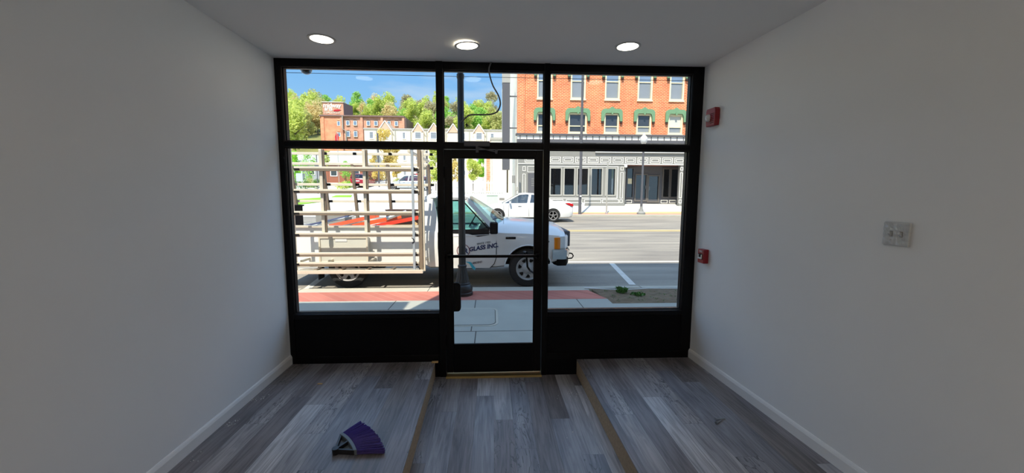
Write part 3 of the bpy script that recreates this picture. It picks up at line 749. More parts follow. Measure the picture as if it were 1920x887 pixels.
single('centre_line', mb, 'yline', 'double yellow line along the middle of the road', 'road marking')['kind'] = 'structure'

# far sidewalk: kerb, red strip, pale concrete; runs right of the open lots
FX0 = -2.5
def slab(x0, x1, y0, y1, dz=0):
    m_ = MB(); vs = [(x, y, far_z(y) + dz) for x, y in ((x0, y0), (x1, y0), (x1, y1), (x0, y1))]
    return m_.add(vs + [(a, b, c - .35) for a, b, c in vs], [(0, 1, 2, 3), (7, 6, 5, 4), (0, 4, 5, 1), (1, 5, 6, 2), (2, 6, 7, 3), (3, 7, 4, 0)])
struct('curb_far', slab(FX0, 60, YF, YF + .5), 'curb')
struct('sidewalk_border_far', slab(FX0, 60, YF + .5, YF + 1.05), 'redbrick')
struct('sidewalk_far', slab(FX0, 60, YF + 1.05, 27.5), 'tan')
# open ground on the left and the hill
hv = []; ys = [YF, 30, 40, 50, 60, 72, 85, 100, 120, 140, 160, 180, 200, 230]; xs = [-260, -160, -110, -80, -60, -40, -25, -12, -3, 2.0, 30, 80]
for y in ys:
    for x in xs: hv.append((x, y, gz(x, y) - (.35 if (x > 2.1 and y < 28) else 0)))
hf = []
nx = len(xs)
for j in range(len(ys) - 1):
    for i in range(nx - 1): hf.append((j * nx + i, j * nx + i + 1, (j + 1) * nx + i + 1, (j + 1) * nx + i))
M_['lot'] = mat('pale_lot_pavement', rgb(206, 202, 192), .95, var=.08, scale=.4)
M_['hill'] = mat('wooded_hill_floor', rgb(120, 118, 62), .95, var=.4, scale=.3)
lot = [f for f in hf if hv[f[0]][1] < 71]; hil = [f for f in hf if hv[f[0]][1] >= 71]
struct('ground_lot', MB().add(hv, lot), 'lot'); struct('ground_hill', MB().add(hv, hil), 'hill')
def patch(x0, x1, y0, y1, m, name, label, cat, jitter=0):
    vs = [(x0, y0, gz(x0, y0) + .05), (x1, y0, gz(x1, y0) + .05), (x1 - jitter, y1, gz(x1, y1) + .05), (x0 - jitter, y1, gz(x0, y1) + .05)]
    mb = MB().add(vs + [(a, b, c - .2) for a, b, c in vs], [(0, 1, 2, 3), (7, 6, 5, 4), (0, 4, 5, 1), (1, 5, 6, 2), (2, 6, 7, 3), (3, 7, 4, 0)])
    o = single(name, mb, m, label, cat); o['kind'] = 'structure'; return o
def on_lot(px, py):
    d = ray(px, py); z0 = road_z(YF) - .09 * YF; k = (z0 + .09 * CAM.y - CAM.z) / (d.z - .09 * d.y); return CAM + d * k
def lawn(pxs_, label):
    ps = [on_lot(*q_) for q_ in pxs_]; mb = MB(); k = len(ps)
    mb.add([(q_.x, q_.y, q_.z + .05) for q_ in ps] + [(q_.x, q_.y, q_.z - .2) for q_ in ps], [tuple(range(k)), tuple(reversed(range(k, 2 * k)))] + [(i, (i + 1) % k, (i + 1) % k + k, i + k) for i in range(k)])
    o = single('lawn', mb, 'grass', label, 'lawn'); o['kind'] = 'structure'
lawn([(520, 387), (520, 377), (560, 374), (604, 371), (606, 379), (560, 384)], 'bright green strip of lawn across the road, seen through the left of the rack')
lawn([(622, 370), (630, 367), (660, 366.5), (658, 370)], 'small green lawn patch behind the pickup bed')

# ================================================================== LAMP POST by our kerb
p = atz(867, 553, SW); LPX, LPY = p.x, 3.36
top = at(861, 136, LPY)
r = thing('lamp_post', 'tall black fluted lamp post without a lamp head, on the sidewalk just outside the door', 'lamp post', (LPX, LPY, SW))
H = top.z - SW
part('base', MB().lathe([(.185, 0), (.185, .05), (.175, .06), (.182, .10), (.18, .15), (.15, .19), (.135, .20), (.14, .215), (.128, .23)], (0, 0, 0), 40), 'postblack', r, smooth=35, local=True)
part('fluted_bell', MB().lathe([(.125, .23), (.122, .25), (.105, .32), (.088, .39), (.076, .46), (.070, .50)], (0, 0, 0), 96, flute=16, famp=.05, fz=(.24, .48)), 'postblack', r, smooth=50, local=True)
part('collar', MB().lathe([(.075, .50), (.08, .515), (.078, .535), (.062, .55)], (0, 0, 0), 32), 'postblack', r, smooth=35, local=True)
part('pole', MB().lathe([(.060, .55), (.056, 1.4), (.052, H - .06)], (0, 0, 0), 64, flute=12, famp=.05, fz=(.5, H)), 'postblack', r, smooth=50, local=True)
part('cap_ring', MB().lathe([(.058, H - .10), (.064, H - .09), (.064, H - .03), (.05, H - .02), (.05, H)], (0, 0, 0), 24), 'postblack', r, smooth=35, local=True)

# ================================================================== PICKUP WITH GLASS RACK
fh = at(990, 507, 4.32)
TX, TY, TZ = fh.x, 5.30, RZ0 + .042 * 1.3            # centre line of the truck, ground under it
TZ = RZ0 + .012
truck = thing('pickup_truck', 'white regular cab pickup with an aluminium glass rack, parked at the kerb outside', 'pickup truck', (TX, TY, TZ))
def loft(st, cap=True):
    """st: rows of (x, [(y,z),...]) half sections from bottom to top centre; mirrored"""
    mb = MB(); m = len(st[0][1]); rows = []
    for x, sec in st:
        full = [(x, -y, z) for y, z in sec] + [(x, y, z) for y, z in reversed(sec)]
        rows.append(full)
    n = 2 * m; vs = [q for row in rows for q in row]; fs = []
    for i in range(len(rows) - 1):
        for k in range(n): fs.append((i * n + k, i * n + (k + 1) % n, (i + 1) * n + (k + 1) % n, (i + 1) * n + k))
    fs.append(tuple(range(n))); fs.append(tuple(range((len(rows) - 1) * n, len(rows) * n)))
    return mb.add(vs, fs)
def cut(mesh, cutters):
    """subtract cutter meshes from a mesh and return the plain result"""
    o = bpy.data.objects.new('tmp', mesh); COL.objects.link(o); tmp = []
    for mb in cutters:
        c = bpy.data.objects.new('tmpc', mb.mesh('c', None)); COL.objects.link(c); tmp.append(c)
        b = o.modifiers.new('b', 'BOOLEAN'); b.object = c; b.operation = 'DIFFERENCE'; b.solver = 'EXACT'
    dg = bpy.context.evaluated_depsgraph_get(); me = bpy.data.meshes.new_from_object(o.evaluated_get(dg))
    for c in tmp: bpy.data.objects.remove(c)
    bpy.data.objects.remove(o); return me
def finish(me, ang=40):
    for p_ in me.polygons: p_.use_smooth = True
    me.set_sharp_from_angle(angle=math.radians(ang)); return me
def body_station(x, zb, wb, wm, zm, ws, zs, wt, zt, zc):
    return (x, [(0.0, zb), (wb * .9, zb), (wb, zb + .04), (wm * .985, (zb + zm) / 2), (wm, zm), (wm * .995, (zm + zs) / 2), (ws, zs), ((ws + wt) / 2 + .015, (zs + zt) / 2 + .02), (wt, zt), (wt * .5, (zt + zc) / 2 + .01), (0.0, zc)])
def interp(tab, k=5):
    out_ = []
    for i in range(len(tab) - 1):
        a, b = tab[i], tab[i + 1]; p0 = tab[max(i - 1, 0)]; p3 = tab[min(i + 2, len(tab) - 1)]
        for j in range(k):
            t = j / k; out_.append([a[q] + (b[q] - a[q]) * t for q in range(len(a))])
    return out_ + [list(tab[-1])]
front = [(.82, .66, .74, .80, .84, .78, .98, .56, 1.08, 1.13), (.78, .58, .86, .90, .84, .88, 1.02, .62, 1.15, 1.21), (.66, .52, .94, .98, .84, .95, 1.06, .62, 1.22, 1.28),
         (.36, .47, .96, 1.0, .85, .97, 1.09, .62, 1.28, 1.34), (-.06, .45, .96, 1.0, .85, .97, 1.11, .62, 1.31, 1.375), (-.46, .42, .96, 1.0, .85, .97, 1.12, .64, 1.33, 1.40), (-.64, .40, .96, 1.0, .85, .97, 1.13, .68, 1.30, 1.34)]
me = loft([body_station(*q) for q in interp(front, 3)]).mesh('front_body', 'white')
def arch(x, r_, y0, y1, n=40, z=.39): return MB().lathe([(r_, y0), (r_, y1)], (x, 0, z), n, axis='y')
me = cut(me, [arch(0, .49, -1.2, -.62), arch(0, .49, .62, 1.2)])
part('front_body', finish(me, 28), None, truck, label='white hood and front fenders')
M_['inner'] = mat('dark_underbody', (.01, .01, .01, 1), .9)
cabm = [(-.64, .40, .96, 1.0, .85, .98, 1.16, .90, 1.19, 1.19), (-1.3, .39, .96, 1.0, .85, .98, 1.13, .92, 1.16, 1.16), (-2.0, .40, .96, 1.0, .85, .98, 1.13, .92, 1.16, 1.16), (-2.10, .44, .90, .95, .85, .93, 1.13, .88, 1.16, 1.16)]
part('cab_body', loft([body_station(*q) for q in cabm]), 'white', truck, smooth=28, local=True)
# roof, pillars
roof = [(-1.20, .66, 1.86), (-1.28, .72, 1.89), (-1.45, .76, 1.915), (-1.75, .77, 1.92), (-2.0, .76, 1.91), (-2.10, .70, 1.87)]
rm = []
for x, hw, zt in roof: rm.append((x, [(0, zt - .06), (hw * .8, zt - .07), (hw, zt - .10), (hw + .035, zt - .085), (hw + .02, zt - .045), (hw * .8, zt + .0), (0, zt + .025)]))
part('roof', loft(rm), 'white', truck, smooth=50, local=True)
for sg in (-1, 1):
    part('pillar', MB().bar(Vector((-.66, sg * .89, 1.16)), Vector((-1.27, sg * .72, 1.82)), .055, .085, up=(1, 0, .3)), 'white', truck, local=True)
    pl = MB().prism([(-1.80, 1.14), (-1.86, 1.55), (-1.93, 1.80), (-2.04, 1.84), (-2.12, 1.76), (-2.14, 1.14)], 0, .06, 'xz')
    for i, q in enumerate(pl.v):
        t = (q.z - 1.14) / .70; pl.v[i] = Vector((q.x, sg * (q.y + .90 - .16 * t), q.z))
    part('rear_pillar', pl, 'white', truck, local=True, smooth=30)
    part('roof_rail', MB().bar((-1.26, sg * .745, 1.83), (-1.98, sg * .765, 1.845), .04, .05), 'white', truck, local=True)
bw = MB().box(-2.13, -2.07, -.86, .86, 1.14, 1.32); bw.box(-2.11, -2.06, -.72, .72, 1.74, 1.86); bw.box(-2.12, -2.07, -.80, -.62, 1.3, 1.78); bw.box(-2.12, -2.07, .62, .80, 1.3, 1.78)
part('cab_back_panel', bw, 'white', truck, local=True)
def car_pane(name, pts, m='carglass'):
    """closed thin pane from an outline, thickened along its normal"""
    pts = [Vector(q) for q in pts]; n_ = (pts[1] - pts[0]).cross(pts[2] - pts[1]).normalized() * .004; k = len(pts)
    mb = MB().add([q + n_ for q in pts] + [q - n_ for q in pts], [tuple(range(k)), tuple(reversed(range(k, 2 * k)))] + [(i, (i + 1) % k, (i + 1) % k + k, i + k) for i in range(k)])
    return mb
# windscreen, curved
ws_v = []; ws_f = []; nn = 13
for i in range(nn):
    y = -1 + 2 * i / (nn - 1)
    b = Vector((-.66 + .30 * (1 - y * y), y * .88, 1.17 + .13 * (1 - y * y) ** .5)); t = Vector((-1.27 + .10 * (1 - y * y), y * .71, 1.83 + .03 * (1 - y * y)))
    for j in range(6): ws_v.append(b.lerp(t, j / 5) + Vector((.02, 0, .02)) * math.sin(PI * j / 5))
for i in range(nn - 1):
    for j in range(5): ws_f.append((i * 6 + j, (i + 1) * 6 + j, (i + 1) * 6 + j + 1, i * 6 + j + 1))
wsm = MB().add(ws_v, ws_f); part('windshield', wsm, 'carglass', truck, local=True, smooth=60)
fr = MB().tube([ws_v[i * 6] + Vector((0, 0, -.0)) for i in range(nn)], .018, 8); part('cowl_trim', fr, 'blackm', truck, local=True, smooth=60)
part('rear_window', MB().box(-2.10, -2.092, -.63, .63, 1.31, 1.75), 'carglass', truck, local=True)
# doors
def side_y(z):     # half width of the flank at height z, with the mirror-image tumblehome above the belt
    if z < .625: return .958 + .029 * max(0, (z - .42) / .205)
    if z < .85: return .987 + .013 * (z - .625) / .225
    if z < 1.13: return 1.0 - .02 * (z - .85) / .28
    return .98 - (z - 1.13) * .36
def door(sg):
    outl = [(-.655, 1.11), (-.655, .85), (-.66, .62), (-.70, .50), (-.78, .415), (-1.0, .405), (-1.72, .405), (-1.80, .44), (-1.81, .85), (-1.81, 1.11)]
    mb = MB(); zs = [.405, .42, .5, .62, .74, .85, .95, 1.05, 1.11]; xs_ = 12; vs = []; fs = []
    def xr(z):
        pts_ = sorted([(q[1], q[0]) for q in outl[:5]]);
        fx = np.interp(z, [q[0] for q in pts_], [q[1] for q in pts_]); rx = np.interp(z, [.405, .44, .85, 1.11], [-1.72, -1.80, -1.81, -1.81]); return fx, rx
    for off in (.010, -.01):
        for z in zs:
            fx, rx = xr(z)
            for i in range(xs_):
                vs.append((fx + (rx - fx) * i / (xs_ - 1), sg * (side_y(z) + off), z))
    m = len(zs)
    for j in range(m - 1):
        for i in range(xs_ - 1):
            a = j * xs_ + i; fs.append((a, a + 1, a + xs_ + 1, a + xs_)); b = a + m * xs_; fs.append((b + xs_, b + xs_ + 1, b + 1, b))
    o_ = m * xs_
    ring_ = [i for i in range(xs_)] + [j * xs_ + xs_ - 1 for j in range(1, m)] + [(m - 1) * xs_ + i for i in range(xs_ - 2, -1, -1)] + [j * xs_ for j in range(m - 2, 0, -1)]
    for i in range(len(ring_)):
        a, b = ring_[i], ring_[(i + 1) % len(ring_)]; fs.append((a, b, b + o_, a + o_))
    mb.add(vs, fs); d = part('door', mb, 'white', truck, local=True, smooth=30)
    # shade in the gap round the door, put in as a dark tube
    gp = [Vector((x, sg * (side_y(z) + .002), z)) for x, z in [(-.648, 1.16), (-.648, .85), (-.652, .62), (-.69, .495), (-.775, .405), (-1.0, .397), (-1.73, .397), (-1.81, .43), (-1.82, .85), (-1.82, 1.14)]]
    part('door_gap_shade', MB().tube(gp, .007, 6), 'blackm', d, local=True)
    wt = [(-.80, 1.20), (-1.31, 1.74), (-1.40, 1.77), (-1.82, 1.77), (-1.79, 1.14), (-1.20, 1.115), (-1.02, 1.06), (-.80, 1.09)]
    wp = [(x, sg * (side_y(z) + .0 if z > 1.13 else sg * side_y(z)) if False else sg * (side_y(z) - .005), z) for x, z in wt]
    part('side_window', car_pane('w', wp), 'carglass', d, local=True)
    part('belt_trim', car_pane('b', [(x_, sg * (side_y(z_) + .012), z_) for x_, z_ in [(-.80, 1.20), (-1.81, 1.19), (-1.79, 1.14), (-1.20, 1.115), (-1.02, 1.06), (-.80, 1.09)]]), 'blackm', d, local=True)
    fm = [Vector((x, sg * (side_y(z) + .004), z)) for x, z in wt + wt[:1]]
    part('window_frame', MB().tube(fm, .013, 6), 'blackm', d, local=True)
    tri = [(-.675, sg * (side_y(1.13) + .006), 1.12), (-.80, sg * (side_y(1.13) + .006), 1.12), (-.81, sg * (side_y(1.2) + .004), 1.20)]
    part('mirror_sail', car_pane('m', tri), 'dgrey', d, local=True)
    hb = MB().obox((-1.68, sg * 1.012, .98), (.20, .012, .16)); part('door_handle', hb, 'blackm', d, local=True, bevel=.02, label='black recessed door handle')
    mr = part('side_mirror', MB().obox((-.70, sg * 1.14, 1.24), (.16, .20, .23)), 'blackm', d, local=True, bevel=.03)
    part('mirror_arm', MB().bar((-.73, sg * .97, 1.11), (-.72, sg * 1.08, 1.17), .05, .04), 'blackm', d, local=True)
    ms_ = MB().tube([Vector((-.66, sg * (side_y(1.08) + .012), 1.10)), Vector((-1.2, sg * (side_y(1.06) + .013), 1.075)), Vector((-1.8, sg * (side_y(1.04) + .012), 1.05))], .006, 6)
    part('body_crease', ms_, 'white', d, local=True)
    return d
dn = door(-1); door(1)
# inside of the cab
part('dashboard', MB().prism([(-.62, 1.0), (-.62, 1.22), (-.85, 1.24), (-1.05, 1.17), (-1.08, .95)], -.84, .84, 'xz'), 'blackm', truck, local=True, bevel=.02)
sb = MB().box(-1.95, -1.45, -.82, .82, .95, 1.06); sb.prism([(-1.78, 1.0), (-1.90, 1.62), (-2.0, 1.62), (-2.0, 1.0)], -.80, -.12, 'xz').prism([(-1.78, 1.0), (-1.90, 1.62), (-2.0, 1.62), (-2.0, 1.0)], .12, .80, 'xz')
part('bench_seat', sb, 'seat', truck, local=True, bevel=.03)
sw_ = MB(); cc = Vector((-1.22, .42, 1.24)); ax = Vector((-.85, 0, .5)).normalized(); uu = ax.cross(Vector((0, 1, 0))).normalized(); vv = Vector((0, 1, 0))
sw_.tube([cc + (uu * math.cos(2 * PI * k / 24) + vv * math.sin(2 * PI * k / 24)) * .19 for k in range(25)], .014, 8)
for k in range(3): sw_.tube([cc, cc + (uu * math.cos(2 * PI * k / 3) + vv * math.sin(2 * PI * k / 3)) * .19], .012, 6)
sw_.tube([cc, cc - ax * .25], .03, 8); part('steering_wheel', sw_, 'blackm', truck, local=True, smooth=60)
# wheels
def wheel(x, sg, w_=.245):
    yo = sg * .97
    t_ = part('wheel', MB().lathe([(.24, yo - sg * .09), (.242, yo), (.30, yo + sg * .012), (.365, yo), (.385, yo - sg * .03), (.388, yo - sg * .12), (.385, yo - sg * (w_ - .03)), (.36, yo - sg * w_), (.24, yo - sg * w_)], (x, 0, .39), 48, axis='y'), 'tire', truck, smooth=40, local=True)
    rme = MB().lathe([(.245, yo - sg * .085), (.245, yo + sg * .008), (.235, yo + sg * .012), (.222, yo + sg * .002), (.215, yo - sg * .012), (.13, yo - sg * .028), (.10, yo - sg * .012), (.085, yo + sg * .015), (.06, yo + sg * .03), (.005, yo + sg * .032)], (x, 0, .39), 56, axis='y').mesh('rim', 'rim')
    holes = []
    for k in range(7):
        a = 2 * PI * k / 7 + .2; pts_ = [(x + rr * math.cos(a + da), .39 + rr * math.sin(a + da)) for (rr, da) in ((.200, -.22), (.206, 0), (.200, .26), (.160, .30), (.125, .10), (.135, -.06))]
        holes.append(MB().prism(pts_, yo - sg * .075, yo + sg * .05, 'xz'))
    part('rim', finish(cut(rme, holes), 35), None, t_, local=True)
    part('brake_drum', MB().lathe([(.21, yo - sg * .084), (.21, yo - sg * .074)], (x, 0, .39), 24, axis='y'), 'inner', t_, local=True)
for sg in (-1, 1): wheel(0, sg); wheel(-3.63, sg)
for sg in (-1, 1):
    arm_ = MB()
    pts_ = [Vector((.485 * math.cos(a), sg * 1.0, .39 + .485 * math.sin(a))) for a in [math.radians(t) for t in range(12, 170, 6)]]
    arm_.tube(pts_, .012, 6)
    part('wheel_arch_lip', arm_, 'white', truck, local=True, smooth=60)
part('wheel_well', MB().box(-.50, .50, -.62, .62, .42, .95), 'inner', truck, local=True); part('wheel_well', MB().box(-4.1, -3.1, -.66, .66, .45, .9), 'inner', truck, local=True)
part('chassis', MB().box(-4.7, .6, -.45, -.35, .42, .56).box(-4.7, .6, .35, .45, .42, .56).box(-2.0, -1.0, -.3, .3, .35, .55).box(-3.75, -3.5, -.7, .7, .32, .48).box(-.1, .1, -.7, .7, .32, .46), 'inner', truck, local=True)
# nose: grille, lamps, bumper
nz_ = part('grille', MB().box(.74, .935, -.60, .60, .80, 1.13), 'dgrey', truck, local=True, bevel=.02)
gs = MB()
for z in (.85, .93, 1.01): gs.box(.93, .945, -.50, .50, z, z + .03)
part('grille_bars', gs, 'chrome', nz_, local=True)
for sg in (-1, 1):
    h = part('headlight', MB().prism([(.64, sg * .995), (.76, sg * .955), (.84, sg * .82), (.87, sg * .54), (.74, sg * .54), (.62, sg * .80)], .80, 1.06, 'xy'), 'clear', truck, local=True, bevel=.015)
    part('turn_signal', MB().prism([(.535, sg * 1.0), (.60, sg * 1.005), (.66, sg * .995), (.62, sg * .88), (.53, sg * .93)], .79, 1.03, 'xy'), 'amber', h, local=True, bevel=.012, label='amber turn signal lens')
bp_ = []
for y in [-1.0, -.97, -.85, -.6, -.3, 0, .3, .6, .85, .97, 1.0]:
    x = .93 - .20 * abs(y) ** 4; bp_.append((x, y))
bv = []; prof = [(-.16, .76), (.0, .775), (.03, .74), (.03, .62), (.0, .60), (-.05, .60)]
for x, y in bp_:
    for dx, z in prof: bv.append((x + dx, y, z))
bf = []; m = len(prof)
for i in range(len(bp_) - 1):
    for k in range(m): bf.append((i * m + k, i * m + (k + 1) % m, (i + 1) * m + (k + 1) % m, (i + 1) * m + k))
bf += [tuple(range(m)), tuple(range((len(bp_) - 1) * m, len(bp_) * m))]
bump = MB().add(bv, bf)
for sg in (-1, 1): bump.prism([(.50, sg * .99), (.50, sg * 1.015), (.74, sg * 1.012), (.80, sg * .98), (.76, sg * .96)], .585, .775, 'xy')
bmp = part('front_bumper', bump, 'chrome', truck, local=True, smooth=30)
part('bumper_valance', MB().prism([(.60, -.97), (.80, -.95), (.90, -.6), (.90, .6), (.80, .95), (.60, .97), (.55, .8), (.55, -.8)], .44, .60, 'xy'), 'blackm', bmp, local=True, bevel=.02)
part('tow_hook', MB().tube([(.90, -.52, .52), (1.0, -.52, .53), (1.03, -.52, .58), (1.0, -.52, .63), (.95, -.52, .64)], .014, 8), 'blackm', bmp, local=True)
part('fender_badge', MB().box(-.46, -.255, -.996, -.986, 1.00, 1.045), 'blackm', truck, local=True)
part('side_badge', MB().box(.335, .43, -1.0, -.986, .935, .965), 'dgrey', truck, local=True)
part('antenna', MB().tube([(-.50, -.83, 1.30), (-.50, -.83, 1.72)], .004, 6), 'blackm', truck, local=True)
wp_ = MB().tube([(-.44, -.30, 1.335), (-.60, -.50, 1.40), (-.72, -.72, 1.38)], .009, 6).tube([(-.40, .30, 1.34), (-.56, .1, 1.44), (-.62, -.15, 1.46)], .009, 6)
part('wipers', wp_, 'blackm', truck, local=True)
# door lettering
def dtext(s, size, x, z, tilt, m, name, shear=0, sp=1.0, bold=0.0):
    Mt = facing(x, -(side_y(z) + .0125), z, tilt)
    me_ = text_mb(s, size, Mt, .0012, shear, sp, bold)
    for i, q in enumerate(me_.v): me_.v[i] = Vector((q.x, -(side_y(q.z) + .0135) + (q.y + side_y(z) + .0125), q.z))
    return part(name, me_, m, dn, local=True)
tl = math.radians(9)
dtext('GLASS INC.', .118, -.905, .80, tl, 'navy', 'lettering', .22, 1.0, .0045)
dtext('. SINCE 1955 .', .056, -.905, .905, tl, 'letblack', 'lettering', .12, 1.02, 0)
dtext('P1882843', .062, -1.065, .50, math.radians(8), 'letblack', 'lettering', .2, 1.05, 0)
cx0, cz0 = -1.315, .77
ringm = MB(); ringm.tube([(cx0 + .125 * math.cos(2 * PI * k / 36), -(side_y(cz0) + .012), cz0 + .125 * math.sin(2 * PI * k / 36)) for k in range(37)], .008, 6)
part('logo_ring', ringm, mat('maroon_ring', rgb(120, 50, 60), .5), dn, local=True)
dtext('CR', .15, cx0, .715, 0, 'navy', 'lettering', 0, .85, .004)
tpp = [(-1.28, .545), (-1.17, .535), (-1.07, .40), (-1.09, .36), (-1.14, .40), (-1.20, .50)]
tp = car_pane('t', [(x_, -(side_y(z_) + .0115), z_) for x_, z_ in tpp])
part('tape_patch', tp, 'tape', dn, local=True, label='light blue tape patch')
# bed
BX0, BX1 = -4.92, -2.18
bedm = MB(); bedm.box(BX0, BX1, -.92, .92, .84, .90)
sideo = [(BX1, .50), (BX1, 1.24), (BX0, 1.24), (BX0, .50), (-4.14, .50)]
n_arc = 14
for k in range(n_arc + 1):
    a = PI - PI * k / n_arc; sideo.append((-3.63 + .47 * math.cos(a), .46 + .42 * math.sin(a)))
sideo.append((-3.14, .50))
for sg in (-1, 1):
    bedm.prism(sideo, sg * .93, sg * .98, 'xz')
bedm.box(BX0, BX0 + .05, -.92, .92, .55, 1.24); bedm.box(BX1 - .04, BX1, -.92, .92, .84, 1.26)
part('bed', bedm, 'white', truck, local=True)
part('bed_rail', MB().box(BX0, BX1, -1.02, -.90, 1.24, 1.275), 'alu', truck, local=True); part('bed_rail', MB().box(BX0, BX1, .90, 1.02, 1.24, 1.275), 'alu', truck, local=True)
tg = part('tail_light', MB().box(BX0 - .02, BX0 + .06, -.995, -.93, .85, 1.15), 'redlens', truck, local=True)
part('tail_light', MB().box(BX0 - .02, BX0 + .06, .93, .995, .85, 1.15), 'redlens', truck, local=True)
part('rear_bumper', MB().box(BX0 - .18, BX0, -.9, .9, .50, .68), 'chrome', truck, local=True, bevel=.02)
part('mud_flap', MB().box(-4.22, -4.20, -.95, -.70, .18, .5), 'blackm', truck, local=True)
# rack: near frame stands out beyond the bed and carries rails; a ledge at its foot
def lp(px, py, Y): q = at(px, py, Y); return Vector((q.x - TX, q.y - TY, q.z - TZ))
rack = part('glass_rack', MB().box(-4.60, -2.25, -1.02, -.98, .46, .52), 'alu', truck, local=True)
NY = 3.93
def sub(name, mb, m='alu', label=None): return part(name, mb, m, rack, local=True, label=label, bevel=.004)
def rail(py0, py1, px0=552, px1=786, h=.080, m='alu', Y=NY, d=.05):
    a = lp(px0, py0, Y); b = lp(px1, py1, Y); z0_ = (a.z + b.z) / 2
    sub('rail', MB().box(a.x, b.x, a.y - d / 2, a.y + d / 2, z0_, z0_ + h / 2), 'alu'); 
    return sub('rail_channel', MB().box(a.x, b.x, a.y - d / 2 + .006, a.y + d / 2, z0_ - h / 2, z0_), 'aludark')
yb = lp(600, 512, NY).y
for py in (317, 359, 400, 440, 477, 495): rail(py, py)
zt_ = lp(600, 279, NY).z; zb_ = lp(600, 510, NY).z
def post(px, w_, y_, z0_=None, z1_=None, m='alu', d=.05, name='post'):
    a = lp(px, 400, y_); zz0 = zb_ if z0_ is None else z0_; zz1 = zt_ if z1_ is None else z1_
    return sub(name, MB().box(a.x - w_ / 2, a.x + w_ / 2, a.y - d / 2, a.y + d / 2, zz0, zz1), m)
post(549, .055, NY - .01); post(788, .07, NY + .02, m='aludark'); post(794, .04, NY + .05)
post(606, .055, NY + .06, lp(600, 442, NY).z); post(611, .03, NY + .09, lp(600, 442, NY).z, m='aludark')
post(686, .055, NY + .06, lp(600, 442, NY).z); post(691, .03, NY + .09, lp(600, 442, NY).z, m='aludark')
M_['poles'] = mat('pale_blue_grey_pole', rgb(176, 184, 190), .4, .3)
post(775, .045, NY - .06, m='poles', d=.03, name='glass_stake')
# ledge with brackets
a = lp(545, 512, NY - .05); b = lp(794, 512, NY - .05)
sub('ledge', MB().box(a.x, b.x, yb - .10, yb + .22, a.z, a.z + .035)); sub('ledge_lip', MB().box(a.x, b.x, yb - .115, yb - .10, a.z - .01, a.z + .06))
for px in (592, 640, 689, 735): q = lp(px, 505, NY); sub('ledge_bracket', MB().box(q.x - .03, q.x + .03, yb - .05, yb + .2, a.z + .036, a.z + .06), 'aludark')
# black clamps where rails meet posts
for py in (317, 359, 400, 440, 477, 495):
    q = lp(557, py, NY); sub('clamp', MB().obox((q.x, q.y - .028, q.z), (.10, .02, .025)), 'blackm'); q = lp(780, py, NY); sub('clamp', MB().obox((q.x, q.y - .028, q.z), (.08, .02, .025)), 'blackm')
for px, py in ((548, 468), (772, 446), (783, 500)):
    q = lp(px, py, NY - .05); sub('strap_hook', MB().tube([q, q + Vector((.04, -.03, -.02)), q + Vector((.05, -.03, -.07)), q + Vector((.01, -.03, -.10))], .010, 6), 'blackm')
# braces to the truck
for px in (552, 606, 686, 790):
    q = lp(px, 300, NY); sub('brace', MB().bar((q.x, q.y + .05, .62), (q.x, -.95, .62), .04, .04))
# far frame of the rack, leaning inwards at the top
FYb, FYt = 1.16, .90
zt2 = 2.62
xs2 = [lp(552, 380, 6.3).x + .0, lp(612, 380, 6.3).x, lp(666, 380, 6.3).x, lp(731, 380, 6.3).x, lp(806, 380, 6.3).x]
for x in xs2: sub('leaning_post', MB().bar((x, FYb, 1.25), (x, FYt, zt2), .06, .09), 'aludark'); 
for py in (288, 314, 346, 378):
    z = lp(700, py, 6.1).z; t = (z - 1.25) / (zt2 - 1.25); y = FYb + (FYt - FYb) * t
    sub('rail', MB().box(xs2[0], xs2[-1], y + .04, y + .09, z - .03, z + .03))
    for x in xs2[1:]: sub('clamp', MB().obox((x + .07, y + .03, z), (.07, .06, .06)), 'blackm')
sub('top_crossbar', MB().box(xs2[0], xs2[-1], FYt - .03, FYt + .03, zt2 - .03, zt2 + .03))
for x in xs2[-1:]: sub('top_crossbar', MB().box(x - .025, x + .025, lp(600, 300, NY).y, FYt, zt_ - .05, zt_))
# aluminium box on the bed side
q0, q1 = lp(603, 476, 4.22), lp(690, 446, 4.22)
ab = part('tool_locker', MB().box(q0.x, q1.x, -1.16, -.985, q0.z - .16, q1.z + .01), mat('locker_grey', rgb(204, 202, 190), .5, var=.04), truck, local=True, bevel=.008, label='grey rectangular locker on the bed side')
part('locker_frame', MB().frame(q0.x - .01, q1.x + .02, q0.z - .17, q1.z + .03, .03, -1.175, -1.158), 'alu', ab, local=True)
q2_ = lp(636, 450, 4.1); part('label_sticker', MB().obox((q2_.x + .02, -1.165, q2_.z - .01), (.22, .004, .05)), 'whitep', ab, local=True)

# load in the bed
def world(v): return Vector((v[0] + TX, v[1] + TY, v[2] + TZ))
def ladder(a, b, w_, n_, label, m='orange'):
    a = world(a); b = world(b); r = thing('ladder', label, 'ladder', a); d = (b - a); side = d.cross(Vector((0, 0, 1))).normalized() * w_ / 2
    for s_ in (-1, 1): part('rail', MB().bar(a + side * s_, b + side * s_, .03, .08), m, r)
    for k in range(n_): q = a + d * ((k + .5) / n_); part('rung', MB().bar(q - side, q + side, .03, .03, up=(0, 0, 1)), 'alu', r)
    return r
ladder((-4.05, -.46, 1.15), (-2.7, -.46, 1.42), .36, 6, 'orange fibreglass ladder lying across the pickup bed, nearer of the two')
ladder((-3.55, .38, 1.14), (-2.35, .34, 1.38), .36, 6, 'red-orange ladder lying in the pickup bed behind the nearer one', mat('red_orange_fibreglass', rgb(215, 62, 40), .5))
def pole_in_bed(a, b, rr, m, label, cat='pole'):
    single('pole', MB().tube([world(a), world(b)], rr, 8), m, label, cat, smooth=40)
pole_in_bed((-4.55, -.74, 1.24), (-3.45, -.60, 1.50), .02, 'navy', 'dark blue pole slanting up at the rear of the pickup bed')
